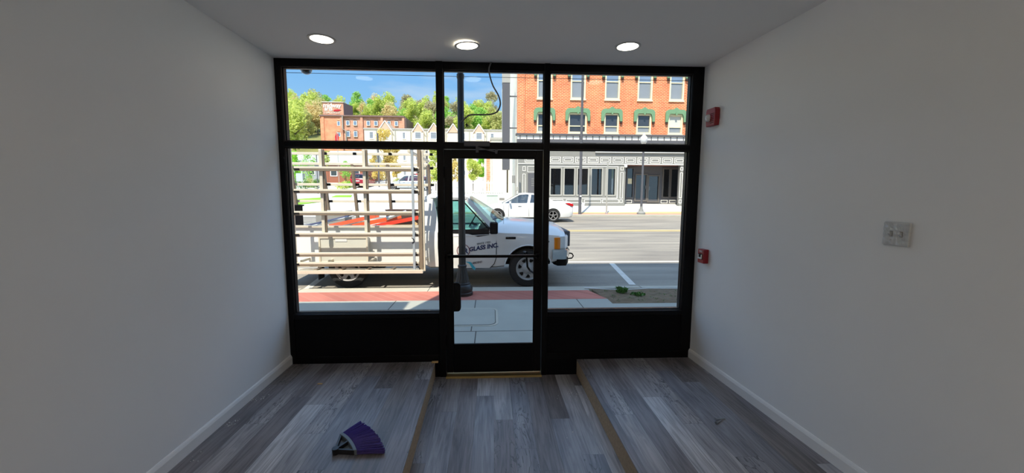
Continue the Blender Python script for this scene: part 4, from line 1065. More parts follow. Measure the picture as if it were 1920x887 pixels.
pole_in_bed((-4.55, -.82, 1.21), (-3.5, -.70, 1.47), .014, 'poles', 'thin pale pole lying along the dark blue pole in the pickup bed')
pole_in_bed((-2.9, -.70, 1.40), (-2.5, -.68, 1.54), .035, 'poles', 'short pale blue tube on top of the ladders in the pickup bed', 'tube')
def world_box(name, c, s, m, label, cat='box', rot=0, bevel=.01, parts=None):
    r = thing(name, label, cat, world(c)); Mx = Matrix.Rotation(rot, 3, 'Y')
    part('body', MB().obox((0, 0, 0), s, Mx), m, r, local=True, bevel=bevel); return r
tb = world_box('tool_chest', (-4.45, .55, 1.34), (.66, .45, .28), 'mgrey', 'grey tool chest across the rear of the pickup bed', 'tool chest'); part('lid', MB().obox((0, 0, .155), (.69, .48, .03)), 'lgrey', tb, local=True, bevel=.005)
M_['dkbrown'] = mat('dark_brown_box', rgb(70, 52, 46), .8, var=.2)
cb2 = world_box('cargo_box', (-2.75, .72, 1.21), (1.0, .32, .60), 'dkbrown', 'long dark brown box at the front of the pickup bed behind the cab'); part('lid', MB().obox((0, 0, .31), (1.03, .34, .03)), 'dkbrown', cb2, local=True)
ladder((-4.28, -.02, 1.20), (-3.30, .02, 1.42), .30, 4, 'short folded orange ladder in the rear of the pickup bed', mat('bright_orange_fibreglass', rgb(235, 105, 70), .5))
cr_ = world_box('plastic_crate', (-4.74, -.70, 1.29), (.20, .30, .74), 'blackm', 'tall black bin standing at the rear corner of the pickup bed', 'bin'); part('rim', MB().obox((0, 0, .37), (.24, .34, .03)), 'blackm', cr_, local=True)
single('lumber_plank', MB().bar(world((-2.62, -.45, .93)), world((-2.36, -.43, 1.30)), .04, .09), 'wood', 'short lumber board propped up in the pickup bed', 'board')
single('lumber_plank', MB().bar(world((-2.9, -.80, 1.255)), world((-2.25, -.80, 1.255)), .09, .04), 'wood', 'tan lumber board lying along the near side of the pickup bed', 'board')
rs = random.Random(8); mb = MB()
for k in range(7):
    c = world((-3.35 + .05 * k, -.80, 1.14)); mb.tube(crom([c, c + Vector((rs.uniform(-.1, .15), rs.uniform(-.05, .05), .10)), c + Vector((rs.uniform(0, .25), rs.uniform(-.08, .0), .04)), c + Vector((rs.uniform(.1, .35), 0, -.02))], 4), .010, 6)
single('rope_bundle', mb, 'whitep', 'white rope bundle on the near edge of the pickup bed', 'rope', smooth=60)

# ================================================================== SEDAN AND OTHER CARS
def car(loc, rotz, label, paint, name='sedan', cat='car', group=None, s=1.0, tall=0.0):
    r = thing(name, label, cat, loc, group, rotz); r.scale = (s, s, s)
    tab = [(-1.06, .36, .66, .74, .6, .70, .80, .5, .90, .93), (-1.00, .26, .76, .84, .6, .80, .86, .62, .99, 1.02), (-.85, .22, .82, .88, .6, .85, .90, .68, 1.03, 1.06), (-.3, .2, .86, .90, .6, .88, .92, .72, 1.05, 1.09), (.3, .2, .87, .91, .6, .89, .92, .78, 1.0, 1.02), (1.5, .2, .87, .91, .6, .89, .90, .80, .96, .97), (2.45, .2, .87, .91, .6, .88, .87, .74, .95, .98),
           (2.7, .2, .87, .91, .6, .87, .84, .68, .93, .97), (3.3, .22, .84, .88, .6, .82, .76, .6, .82, .86), (3.62, .26, .72, .78, .55, .70, .66, .5, .70, .73), (3.72, .32, .55, .6, .5, .55, .6, .4, .62, .64)]
    me = loft([body_station(*q) for q in interp(tab, 3)]).mesh('car_body', paint)
    me = cut(me, [MB().lathe([(.375, -1.2), (.375, -.60)], (x, 0, .33), 30, axis='y') for x in (0, 2.85)] + [MB().lathe([(.375, .6), (.375, 1.2)], (x, 0, .33), 30, axis='y') for x in (0, 2.85)])
    part('body', finish(me, 30), None, r, local=True)
    if tall: gh = [(-.95, .74, .72, 1.0, 1.05), (-.85, .78, .66, .99, 1.50), (-.2, .80, .64, .97, 1.60), (1.0, .80, .62, .96, 1.64), (1.7, .80, .61, .95, 1.58), (2.1, .79, .64, .95, 1.32), (2.5, .76, .72, .95, .98)]
    else: gh = [(.0, .72, .70, 1.0, 1.04), (.30, .76, .66, .98, 1.22), (.62, .78, .62, .98, 1.37), (.95, .80, .60, .97, 1.45), (1.4, .80, .60, .96, 1.475), (1.75, .80, .59, .95, 1.44), (2.15, .79, .64, .95, 1.23), (2.62, .76, .72, .95, .97)]
    gl = []
    for x, wb, wt_, zb, zt in gh: gl.append((x, [(0, zb - .01), (wb * .9, zb - .01), (wb, zb), ((wb + wt_) / 2 + .02, (zb + zt) / 2), (wt_, zt - .03), (wt_ * .6, zt), (0, zt + .015)]))
    part('windows', loft(gl), 'dkglass', r, local=True, smooth=50)
    rf = []
    for x, wb, wt_, zb, zt in [g for g in gh[1:-1] if g[4] > 1.3]: rf.append((x, [(0, zt - .02), (wt_ * .6, zt - .03), (wt_ - .02, zt - .07), (wt_ + .035, zt - .06), (wt_ + .02, zt - .02), (wt_ * .6, zt + .015), (0, zt + .03)]))
    part('roof', loft(rf), paint, r, local=True, smooth=50)
    for sg in (-1, 1):
        a, b = gh[-1], gh[-3]
        part('pillar', MB().bar((a[0] - .04, sg * (a[1] + .0), a[3] - .01), (b[0], sg * (b[2] + .02), b[4] - .04), .06, .06), paint, r, local=True)
        part('pillar', MB().bar((1.27, sg * .805, .95), (1.17, sg * .635, 1.43 if not tall else 1.58), .03, .13, up=(1, 0, 0)), paint, r, local=True)
        c, d_ = (gh[0], gh[2]) if not tall else (gh[0], gh[1])
        part('rear_pillar', MB().bar((c[0] + .03, sg * (c[1] + .02), c[3] - .01), (d_[0], sg * (d_[2] + .03), d_[4] - .04), .05, .22, up=(0, 0, 1)), paint, r, local=True)
        part('tail_light', MB().prism([(-1.05, .80), (-1.03, .93), (-.80, .98), (-.62, .97), (-.72, .90), (-.9, .82)], sg * .70, sg * .895, 'xz'), 'redlens', r, local=True, bevel=.02)
        part('headlight', MB().prism([(3.66, .58), (3.60, .68), (3.2, .76), (3.3, .62)], sg * .60, sg * .80, 'xz'), 'clear', r, local=True, bevel=.02)
        mr = part('side_mirror', MB().obox((2.22, sg * .99, .99), (.10, .18, .12)), paint, r, local=True, bevel=.025)
        part('mirror_arm', MB().bar((2.24, sg * .85, .95), (2.22, sg * .93, .97), .04, .03), 'blackm', mr, local=True)
        for x in (.62, 1.72): part('door_handle', MB().obox((x, sg * .905, .80), (.17, .02, .03)), 'chrome', r, local=True)
        for x in (.40, 1.25, 2.30): part('door_seam', MB().tube([(x, sg * .893, .90), (x, sg * .912, .62), (x, sg * .895, .3)], .006, 5), 'blackm', r, local=True)
        for x in (0, 2.85):
            yo = sg * .90
            w_ = part('wheel', MB().lathe([(.215, yo - sg * .085), (.216, yo), (.30, yo + sg * .005), (.325, yo - sg * .02), (.33, yo - sg * .10), (.325, yo - sg * .20), (.22, yo - sg * .22)], (x, 0, .33), 32, axis='y'), 'tire', r, local=True, smooth=40)
            rm_ = MB().lathe([(.23, yo - sg * .02), (.228, yo + sg * .004), (.21, yo - sg * .002), (.205, yo - sg * .02)], (x, 0, .33), 32, axis='y')
            part('rim', rm_, 'rim', w_, local=True, smooth=40)
            sp = MB()
            for k in range(5):
                a_ = 2 * PI * k / 5 + .3
                for dd in (-.13, .13): sp.bar((x, yo - sg * .01, .33), (x + .215 * math.cos(a_ + dd), yo - sg * .01, .33 + .215 * math.sin(a_ + dd)), .012, .03, up=(0, 1, 0))
            sp.lathe([(.06, yo - sg * .02), (.05, yo + sg * .005)], (x, 0, .33), 16, axis='y')
            part('spokes', sp, 'rim', w_, local=True)
            part('brake_backing', MB().lathe([(.2, yo - sg * .10), (.2, yo - sg * .08)], (x, 0, .33), 20, axis='y'), 'inner', w_, local=True)
    part('lower_sill', MB().box(.45, 2.4, -.84, .84, .16, .22), 'inner', r, local=True)
    part('number_plate', MB().box(-1.085, -1.05, -.26, .26, .66, .78), 'whitep', r, local=True)
    return r
q = at(1037, 405, 17.2)
car((q.x, 18.1, road_z(18.1)), PI, 'white four-door sedan driving left along the far lane behind the pickup', 'white', s=1.04)
M_['silver'] = mat('silver_paint', rgb(190, 196, 200), .3, .4, var=.03)
M_['redpaint'] = mat('red_paint', rgb(190, 40, 45), .25, var=.05)
M_['darkred'] = mat('dark_red_paint', rgb(150, 35, 50), .25, var=.05)
q = at(790, 356, 41); car((q.x, 41, gz(0, 41) + .02), PI, 'silver hatchback parked beyond the lot, seen through the rack', 'silver', 'hatchback', tall=.1)
q = at(800, 345, 50); car((q.x, 50, gz(0, 50) + .02), PI, 'bright red car parked behind the silver hatchback', 'redpaint')
q = at(676, 350, 45); car((q.x, 45, gz(0, 45) + .02), PI / 2, 'dark red car parked across the lot left of the silver hatchback', 'darkred', 'hatchback', tall=.1)

# ================================================================== BRICK BUILDING ACROSS THE STREET
BY = 26.5
bl = Vector((at(972, 200, BY).x, BY, far_z(BY)))
bx0, bx1 = bl.x, bl.x + 22
bb = thing('brick_building', 'three-storey orange-red brick building with green window hoods and a grey shopfront across the street', 'building', ((bx0 + bx1) / 2, BY, bl.z))
def zz(py, px=1150, Y=BY): return at(px, py, Y).z
def xx(px, py=300, Y=BY): return at(px, py, Y).x
def holes_wall(x0, x1, z0, z1, y0, y1, holes):
    xs_ = sorted({x0, x1} | {h[0] for h in holes} | {h[1] for h in holes}); zs_ = sorted({z0, z1} | {h[2] for h in holes} | {h[3] for h in holes})
    mb = MB()
    for j in range(len(zs_) - 1):
        run = None
        for i in range(len(xs_) - 1):
            cx_, cz_ = (xs_[i] + xs_[i + 1]) / 2, (zs_[j] + zs_[j + 1]) / 2
            inside = any(h[0] < cx_ < h[1] and h[2] < cz_ < h[3] for h in holes)
            if not inside:
                run = (run[0], xs_[i + 1]) if run else (xs_[i], xs_[i + 1])
            if (inside or i == len(xs_) - 2) and run:
                mb.box(run[0], run[1], y0, y1, zs_[j], zs_[j + 1]); run = None
    return mb
cxs = [xx(p_, 187) for p_ in (1021, 1083.6, 1147.6, 1208.6, 1268)]
cxs += [cxs[-1] + 2.55 * k for k in (1, 2, 3)]
zs3b = zz(187); zs3t = zs3b + 2.55; zs2b = zz(250.5); zs2t = zz(213)
cz = zz(252)
hl = []
for i, cx_ in enumerate(cxs):
    hw = .57; hl.append((cx_ - hw, cx_ + hw, zs3b, zs3t)); hw2 = .70 if i == 1 else .57; hl.append((cx_ - hw2, cx_ + hw2, zs2b, zs2t))
ZT = zs3t + 1.6
part('brick_wall', holes_wall(bx0, bx1, cz - .1, ZT, BY, BY + .35, hl), 'shopbrick', bb)
M_['blind'] = mat('pale_blind', rgb(205, 205, 195), .8, var=.06)
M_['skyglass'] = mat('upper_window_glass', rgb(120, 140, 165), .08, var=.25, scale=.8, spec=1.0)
M_['greyglass'] = mat('grey_curtained_glass', rgb(140, 146, 152), .2, var=.10, scale=1.5)
M_['darkpane'] = mat('dark_window_glass', rgb(62, 66, 74), .1, var=.35, scale=1.2, spec=1.0)
def sash(x0, x1, z0, z1, top_m, bot_m, split=.5, t=.11):
    f = part('window', MB().frame(x0, x1, z0, z1, t, BY - .03, BY + .12), 'creamtrim', bb)
    zm = z0 + (z1 - z0) * split
    part('meeting_rail', MB().box(x0 + t, x1 - t, BY + .05, BY + .12, zm - .035, zm + .035), 'creamtrim', f)
    part('pane', MB().box(x0 + t, x1 - t, BY + .085, BY + .10, zm + .03, z1 - t), top_m, f)
    part('pane', MB().box(x0 + t, x1 - t, BY + .105, BY + .12, z0 + t, zm - .03), bot_m, f)
    part('sill', MB().box(x0 - .04, x1 + .04, BY - .08, BY, z0 - .10, z0), 'creamtrim', f)
def hood(cx_, hw, zt, leg):
    band = .26; R_ = .30; out_p = []; in_p = []
    W_ = hw + .24
    for a in range(0, 91, 15):
        t = math.radians(180 - a); out_p.append((cx_ - W_ + R_ + R_ * math.cos(t), zt - R_ + R_ * math.sin(t)))
    out_p += [(cx_ - .22, zt), (cx_ - .13, zt + .08), (cx_, zt + .15), (cx_ + .13, zt + .08), (cx_ + .22, zt)]
    for a in range(0, 91, 15):
        t = math.radians(90 - a); out_p.append((cx_ + W_ - R_ + R_ * math.cos(t), zt - R_ + R_ * math.sin(t)))
    out_p += [(cx_ + W_, leg), (cx_ + W_ - .19, leg), (cx_ + W_ - .22, zt - .55)]
    for a in range(0, 91, 30):
        t = math.radians(a); out_p.append((cx_ + W_ - .40 + .14 * math.cos(t), zt - .46 + .14 * math.sin(t)))
    for a in range(90, 181, 30):
        t = math.radians(a); out_p.append((cx_ - W_ + .40 + .14 * math.cos(t), zt - .46 + .14 * math.sin(t)))
    out_p += [(cx_ - W_ + .22, zt - .55), (cx_ - W_ + .19, leg), (cx_ - W_, leg)]
    h = part('hood_mould', MB().prism(out_p, BY - .16, BY, 'xz'), 'green', bb)
    for sg in (-1, 1): part('bracket', MB().box(cx_ + sg * (W_ - .095) - .085, cx_ + sg * (W_ - .095) + .085, BY - .14, BY, leg - .14, leg), 'rust', h)
    part('keystone', MB().box(cx_ - .06, cx_ + .06, BY - .20, BY - .15, zt - .42, zt - .22), 'green', h)
for i, cx_ in enumerate(cxs):
    sash(cx_ - .57, cx_ + .57, zs3b, zs3t, 'skyglass', 'greyglass', .52)
    hood(cx_, .57, zs3t + .32, zz(145.5))
    hw = .70 if i == 1 else .57
    sash(cx_ - hw, cx_ + hw, zs2b, zs2t, 'blind' if i == 4 else 'darkpane', 'greyglass' if i != 1 else 'darkpane', .36)
    hood(cx_, hw, zz(204.5), zz(228))
part('roof_cornice', MB().box(bx0, bx1, BY - .4, BY + .3, ZT, ZT + .5), 'green', bb)
# shop cornice: dark cap, pale segmented band, dark fascia
CY = BY - .38
def zc_(py): return at(1150, py, CY).z
ax0 = at(967, 260, CY).x
part('cornice_cap', MB().box(ax0, bx1, CY - .05, BY, zc_(255.5), zc_(252)), 'dgrey', bb)
cb_ = part('cornice_band', MB().box(ax0 + .12, bx1, CY + .04, BY, zc_(262.5), zc_(255.5)), 'whitetrim', bb)
tk = MB(); x = ax0 + .3
while x < bx1: tk.box(x, x + .05, CY - .0, CY + .05, zc_(262.5), zc_(255.8)); x += .50
part('cornice_brackets', tk, 'dgrey', cb_)
part('fascia', MB().box(ax0 + .1, bx1, CY + .0, BY, zc_(268), zc_(262.5)), 'dgrey', bb)
# grey shopfront: bay with windows on the left, entrance recess on the right
z0b = bl.z - .3
xr0 = xx(1172, 350); xr1 = xx(1274, 350)
zwt, zwb = zz(316), zz(366)
bays = [(xx(a), xx(b)) for a, b in ((1033, 1052), (1059, 1077), (1084, 1103), (1110, 1129), (1138, 1154))]
zrt = zz(308.5)
sf = holes_wall(bx0, bx1, z0b, cz, BY - .02, BY + .3, [(a, b, zwb, zwt) for a, b in bays] + [(xr0, xr1, z0b, zrt)])
part('shopfront_wall', sf, 'mgrey', bb)
M_['int'] = mat('dim_shop_interior', rgb(70, 68, 66), .8, var=.5, scale=.9)
for a, b in bays:
    f = part('shop_window', MB().frame(a - .09, b + .09, zwb - .06, zwt + .06, .09, BY - .06, BY + .02), 'lgrey', bb)
    part('pane', MB().box(a, b, BY + .10, BY + .115, zwb, zwt), 'dkglass', f)
ib = MB().box(bx0 + 1.6, xr0 - .3, BY + 2.5, BY + 2.6, z0b + .4, zrt).box(bx0 + 1.6, xr0 - .3, BY + .35, BY + 2.5, z0b + .3, z0b + .5)
part('shop_interior', ib, 'int', bb)
for k, (a, b) in enumerate(bays):
    if k >= 2: part('window_display', MB().box(a + .05, b - .05, BY + .4, BY + .8, zwb - .05, zwb + .13), 'darkred', bb, bevel=.03)
def outline(x0, x1, z0, z1, name='panel_moulding', t=.045, y=BY - .04, m='whitetrim'):
    part(name, MB().frame(x0, x1, z0, z1, t, y, y + .025), m, bb)
# frieze of moulded boxes
zf0, zf1 = zz(306), zz(295)
step = xx(1105 + 23.4) - xx(1105); x = xx(979)
pxs = []
x = xx(1031 - 23.7 * 2 - 1)
while x < bx1 - 1:
    outline(x + .05, x + step - .09, zf0, zf1, 'frieze_panel'); outline(x + .17, x + step - .21, zf0 + .11, zf1 - .11, 'frieze_panel', .04)
    x += step
part('moulding_line', MB().box(bx0, bx1, BY - .07, BY - .02, zz(309), zz(307.6)), 'whitetrim', bb)
outline(xx(1005), xx(1159.5), zz(372.5), zz(312), t=.05)
for a, b in ((975.5, 1006), (1010, 1056), (1061, 1091), (1095, 1127), (1129, 1160)): outline(xx(a, 378), xx(b, 378), zz(381), zz(374))
for a, b in ((313, 319.5), (323, 372), (374, 380.5)): outline(xx(1164), xx(1169.6), zz(b), zz(a), t=.035)
for a, b in ((313, 322), (327, 372)): outline(xx(980), xx(985.5), zz(b), zz(a), t=.035)
sd_ = part('service_door', MB().box(xx(990), xx(1004), BY - .05, BY - .02, zz(381), zz(326)), 'dgrey', bb)
for k in range(4): part('vent_slot', MB().box(xx(996.5), xx(1002.5), BY - .06, BY - .05, zz(337 + 4 * k), zz(335.8 + 4 * k)), 'mgrey', sd_)
outline(xx(989), xx(1004), zz(324), zz(313), t=.035)
# recess
RY = BY + 1.5
zrb = .98
rx = lambda px: at(px, 350, RY).x
rz = lambda py: at(1220, py, RY).z
part('recess_ceiling', MB().box(xr0 - .1, xr1 + 2.2, BY + .02, RY + .2, zrt, zrt + .1), mat('red_brown_boards', rgb(120, 72, 58), .7), bb)
part('recess_side', MB().box(xr0 - .1, xr0, BY + .3, RY, z0b, zrt), 'dgrey', bb)
part('recess_floor', MB().prism([(BY - .02, z0b), (BY - .02, far_z(BY) + .01), (RY + .1, zrb), (RY + .1, z0b)], xr0, xr1 + 2.2, 'yz'), 'tan', bb)
hl2 = [(rx(1175), rx(1186), rz(371), rz(316)), (rx(1192), rx(1211), rz(372), rz(328)), (rx(1216), rx(1234), rz(374), rz(330)), (rx(1243), rx(1254), rz(370), rz(317)), (rx(1258), rx(1270), rz(370), rz(317))]
part('recess_wall', holes_wall(xr0 - .1, xr1 + 2.2, zrb, zrt, RY, RY + .15, hl2), 'dgrey', bb)
for i, h in enumerate(hl2):
    nm = 'entrance_door' if i in (1, 2) else 'shop_window'
    f = part(nm, MB().frame(h[0] - .10, h[1] + .10, h[2] - (.25 if i in (1, 2) else .05), h[3] + .08, .10, RY - .06, RY), mat('taupe_frame', rgb(104, 98, 92), .6) if i else 'dgrey', bb)
    part('pane', MB().box(h[0], h[1], RY + .05, RY + .065, h[2], h[3]), 'dkglass', f)
    if i in (1, 2): part('pull_handle', MB().tube([(h[0] + (.05 if i == 2 else h[1] - h[0] - .05), RY - .08, (h[2] + h[3]) / 2 - .2), (h[0] + (.05 if i == 2 else h[1] - h[0] - .05), RY - .08, (h[2] + h[3]) / 2 + .1)], .015, 6), 'steel', f)
part('recess_interior', MB().box(xr0, xr1 + 2, RY + 1.5, RY + 1.6, zrb, zrt), 'int', bb)
part('poster', MB().box(rx(1177), rx(1184.5), RY + .02, RY + .03, rz(345), rz(335)), 'creamtrim', bb, label='pale yellow notice in the window')
def outl2(x0, x1, z0, z1, y, t=.035): part('panel_moulding', MB().frame(x0, x1, z0, z1, t, y - .03, y), 'whitetrim', bb)
for a, b in ((1173.5, 1185.5), (1240, 1252.5), (1256, 1269)): outl2(rx(a), rx(b), rz(381), rz(375), RY)
# right pier and what lies beyond
for a, b in ((313, 319), (323, 371), (374, 381)): outline(xx(1276), xx(1281.5), zz(b), zz(a), t=.04)
outline(xx(1283), xx(1300), zz(319), zz(313), t=.035)
sg_ = part('sign_board', MB().box(xx(1116, 277), bx1 - 2, BY - .16, BY - .05, zz(286.5), zz(269.5)), 'whitep', bb, label='long white sign board')
lt_ = part('wall_lamp', MB().obox((xr0 - .05, BY - .12, zz(311)), (.22, .2, .26)), 'whitep', bb, bevel=.04)
# side wall of the brick building
wx_ = at(941, 250, 39).x
part('side_wall', MB().prism([(bx0, BY + .02), (bx0 + .4, BY + .02), (wx_ + .4, 39), (wx_, 39)], gz(0, BY) - .3, ZT - .3, 'xy'), 'stucco', bb)
part('corner_pier', MB().box(bx0 - .1, bx0 + .45, BY - .10, BY - .0, cz, ZT), 'shopbrick', bb)
# dark slab hung on the side wall
s0 = at(942, 200, 26.9); s1 = at(956, 200, 26.9)
r = thing('side_chimney', 'tall dark grey metal duct with a pale top running up beside the brick building', 'duct', ((s0.x + s1.x) / 2, 27.1, at(950, 318, 26.9).z))
part('duct', MB().box(s0.x, s1.x, 26.9, 27.5, at(950, 318, 26.9).z, at(950, 155, 26.9).z), 'dgrey', r)
part('duct_top', MB().box(s0.x - .02, s1.x + .02, 26.88, 27.52, at(950, 155, 26.9).z, at(950, 155, 26.9).z + 1.8), 'lgrey', r)
part('wall_tie', MB().box(s1.x - .01, bx0 - .02, 27.1, 27.2, at(950, 240, 26.9).z, at(950, 238, 26.9).z).box(s1.x - .01, bx0 - .02, 27.1, 27.2, at(950, 180, 26.9).z, at(950, 178, 26.9).z), 'dgrey', r)
q = at(967, 370, 25.2); r = thing('utility_riser', 'grey electrical conduit pole with meters at the left corner of the brick building', 'utility pole', (q.x, 25.4, far_z(25.4)))
part('pipe', MB().lathe([(.07, 0), (.07, at(967, 296, 25.4).z - far_z(25.4))], (0, 0, 0), 14), 'lgrey', r, local=True, smooth=40)
part('meter_box', MB().obox((-.16, -.02, 2.2), (.22, .16, .55)), 'mgrey', r, local=True, bevel=.02)
part('junction_box', MB().obox((.10, -.05, 1.5), (.20, .14, .30)), 'lgrey', r, local=True, bevel=.02)

# beige low building behind the fence
q0 = at(921, 300, 33); q1 = at(962, 300, 33); gb = gz(0, 33)
r = thing('beige_building', 'low beige stucco building behind the white fence, left of the brick building', 'building', ((q0.x + q1.x) / 2, 34, gb))
tb_ = at(930, 234, 33).z
part('wall', MB().box(q0.x, at(950, 300, 33).x, 33, 38, gb - .2, at(930, 262, 33).z), 'stucco', r)
part('roof_edge', MB().box(q0.x - .1, at(950, 300, 33).x, 32.9, 38.1, at(930, 262, 33).z, at(930, 258, 33).z), 'lgrey', r)
part('brick_strip', MB().box(at(912, 300, 32.9).x, at(919.5, 300, 32.9).x, 32.9, 33.3, gb - .2, at(916, 266, 32.9).z), 'midbrick', r)
part('white_corner', MB().box(at(908, 300, 32.85).x, at(912, 300, 32.85).x, 32.85, 33.3, gb - .2, at(916, 266, 32.9).z), 'whitetrim', r)
part('white_corner', MB().box(at(919.5, 300, 32.85).x, at(921.5, 300, 32.85).x, 32.85, 33.3, gb - .2, at(916, 266, 32.9).z), 'whitetrim', r)

# picket fence
M_['fence'] = mat('white_fence_paint', rgb(238, 236, 226), .6, var=.04)
fy = 24.0; f0 = at(806, 350, fy).x; f1 = at(944, 350, fy).x; fzb = far_z(fy) - .25; fzt = at(900, 338, fy).z
fe = thing('picket_fence', 'long white picket fence across the street behind the sedan', 'fence', ((f0 + f1) / 2, fy, fzb))
pk = MB(); x = f0
while x < f1:
    pk.prism([(x, fzt - .85), (x, fzt - .06), (x + .04, fzt), (x + .08, fzt - .06), (x + .08, fzt - .85)], fy, fy + .02, 'xz'); x += .16
part('picket_panel', pk, 'fence', fe)
part('rail', MB().box(f0, f1, fy + .02, fy + .06, fzt - .22, fzt - .14), 'fence', fe); part('rail', MB().box(f0, f1, fy + .02, fy + .06, fzt - .82, fzt - .74), 'fence', fe)
part('board_panel', MB().box(f0, f1 + .4, fy + .05, fy + .08, fzb, fzt - .86), 'fence', fe)
x = f0
while x <= f1 + .1: part('post', MB().box(x - .06, x + .06, fy + .03, fy + .15, fzb, fzt + .05), 'fence', fe); x += (f1 - f0) / 3
q = at(923, 365, 22.6); M_['palegreen'] = mat('pale_green_cabinet', rgb(196, 214, 200), .6)
r = thing('utility_cabinet', 'pale green utility cabinet in front of the picket fence', 'utility cabinet', (q.x, 22.8, far_z(22.8)))
part('body', MB().obox((0, 0, .55), (.75, .5, 1.1)), 'palegreen', r, local=True, bevel=.02); part('lid', MB().obox((0, 0, 1.13), (.80, .55, .06)), 'palegreen', r, local=True)
q = at(941, 365, 22.6); r = thing('utility_cabinet', 'small white utility cabinet right of the pale green one', 'utility cabinet', (q.x, 22.8, far_z(22.8)))
part('body', MB().obox((0, 0, .5), (.42, .4, 1.0)), 'fence', r, local=True, bevel=.02); part('vent', MB().obox((0, -.205, .88), (.34, .02, .14)), 'mgrey', r, local=True)

# street furniture on the far sidewalk
q = at(1087, 400, 21.3); t = at(1097, 130, 21.3)
r = thing('utility_pole', 'tall dark pole with small stickers on the far sidewalk, in front of the grey shopfront', 'pole', (q.x, 21.3, far_z(21.3)))
part('pole', MB().tube([(0, 0, 0), (.0, 0, 11.5)], .085, 14, rs=[.10, .06]), 'dgrey', r, local=True, smooth=60)
part('sticker', MB().obox((.0, -.13, at(1091, 384, 21.3).z - far_z(21.3) + .55), (.12, .02, .10)), 'whitep', r, local=True)
part('sign_plate', MB().obox((.18, -.10, at(1091, 383, 21.3).z - far_z(21.3)), (.20, .03, .22), Matrix.Rotation(.2, 3, 'Y')), 'whitep', r, local=True)
q = at(1137, 400, 21.6); zt_p = at(1139, 304, 21.6).z
r = thing('sign_post', 'slender pale metal post on the far sidewalk between the dark pole and the globe lamp', 'post', (q.x, 21.6, far_z(21.6)))
part('post', MB().lathe([(.05, 0), (.045, zt_p - far_z(21.6))], (0, 0, 0), 12), 'lgrey', r, local=True, smooth=40)
part('collar', MB().lathe([(.09, 0), (.08, .12)], (0, 0, 0), 12), 'lgrey', r, local=True)
q = at(1202, 398, 21.3); fz_ = far_z(21.3); gz0 = at(1206, 270, 21.3).z - fz_
r = thing('globe_lamp_post', 'dark lamp post with a white acorn globe on the far sidewalk', 'lamp post', (q.x, 21.3, fz_))
part('base', MB().lathe([(.26, 0), (.27, .08), (.23, .15), (.15, .20), (.13, .27), (.10, .36), (.08, .50)], (0, 0, 0), 24), 'mgrey', r, local=True, smooth=35)
part('pole', MB().lathe([(.075, .5), (.06, gz0 - .1), (.09, gz0 - .08), (.10, gz0)], (0, 0, 0), 16), 'dgrey', r, local=True, smooth=40)
part('globe', MB().lathe([(.12, gz0), (.19, gz0 + .12), (.235, gz0 + .28), (.20, gz0 + .42), (.12, gz0 + .50), (.09, gz0 + .54), (.03, gz0 + .62), (.01, gz0 + .70)], (0, 0, 0), 24), 'whitep', r, local=True, smooth=60)

# overhead wire
a = at(530, 134, 12); b = at(1300, 150, 12); d_ = (b - a)
pts = [a + d_ * t + Vector((0, 0, -.25 * math.sin(PI * (t + 2) / 5) + .2)) for t in [i * .25 - 2 for i in range(21)]]
single('overhead_wire', MB().tube(pts, .009, 6), 'blackm', 'black overhead wire crossing the sky above the street', 'wire')

# ================================================================== FAR BUILDINGS
AY = 70
ag = gz(0, AY)
ap = thing('apartment_row', 'cream apartment row with small pointed gables behind the rack and the lamp post', 'apartment building', (at(810, 300, AY).x, AY + 5, ag))
ax = lambda px: at(px, 250, AY).x
az = lambda py: at(810, py, AY).z
part('wall', MB().box(ax(683), ax(946), AY, AY + 12, ag - .5, az(244)), 'cream', ap)
part('parapet', MB().box(ax(683) - .1, ax(946) + .1, AY - .15, AY + 12, az(244), az(241.5)), 'lgrey', ap)
for pk_, hw, pz, bz in ((723, 13, 228, 242), (784.5, 11, 231, 243), (814, 11, 231, 243), (898, 11, 232, 244), (850, 11, 232, 244)):
    g = part('gable', MB().prism([(ax(pk_ - hw), az(bz + 6)), (ax(pk_), az(pz)), (ax(pk_ + hw), az(bz + 6))], AY - .35, AY + 5, 'xz'), 'cream2', ap)
    part('rake_board', MB().bar((ax(pk_ - hw) - .1, AY - .4, az(bz + 6)), (ax(pk_), AY - .4, az(pz)), .12, .14).bar((ax(pk_), AY - .4, az(pz)), (ax(pk_ + hw) + .1, AY - .4, az(bz + 6)), .12, .14), 'whitetrim', g)
    part('bay', MB().box(ax(pk_ - hw + 1), ax(pk_ + hw - 1), AY - .35, AY, ag - .5, az(bz + 5)), 'cream', ap)
def apw(px0, px1, py0, py1, y=AY):
    f = part('window', MB().frame(ax(px0), ax(px1), az(py1), az(py0), .14, y - .10, y), 'whitetrim', ap)
    part('pane', MB().box(ax(px0) + .14, ax(px1) - .14, y - .05, y - .03, az(py1) + .14, az(py0) - .14).box(ax(px0) + .1, ax(px1) - .1, y - .07, y - .05, az((py0 + py1) / 2) - .05, az((py0 + py1) / 2) + .05), 'greyglass', f)
for a, b, y_ in ((692, 701, AY), (754, 761, AY), (778, 791, AY - .35), (807, 820, AY - .35), (841, 847, AY), (867, 873, AY), (892, 905, AY - .35), (919, 927, AY), (717, 729, AY - .35)):
    for p0_, p1_ in ((248, 262), (289, 302), (318, 330)): apw(a, b, p0_, p1_, y_)
for px in (706, 741, 770, 800, 836, 880, 912): part('downpipe', MB().box(ax(px) - .08, ax(px) + .08, AY - .15, AY, ag - .3, az(246)), 'lgrey', ap)
part('string_course', MB().box(ax(683), ax(946), AY - .08, AY, az(273), az(271)), 'cream2', ap)

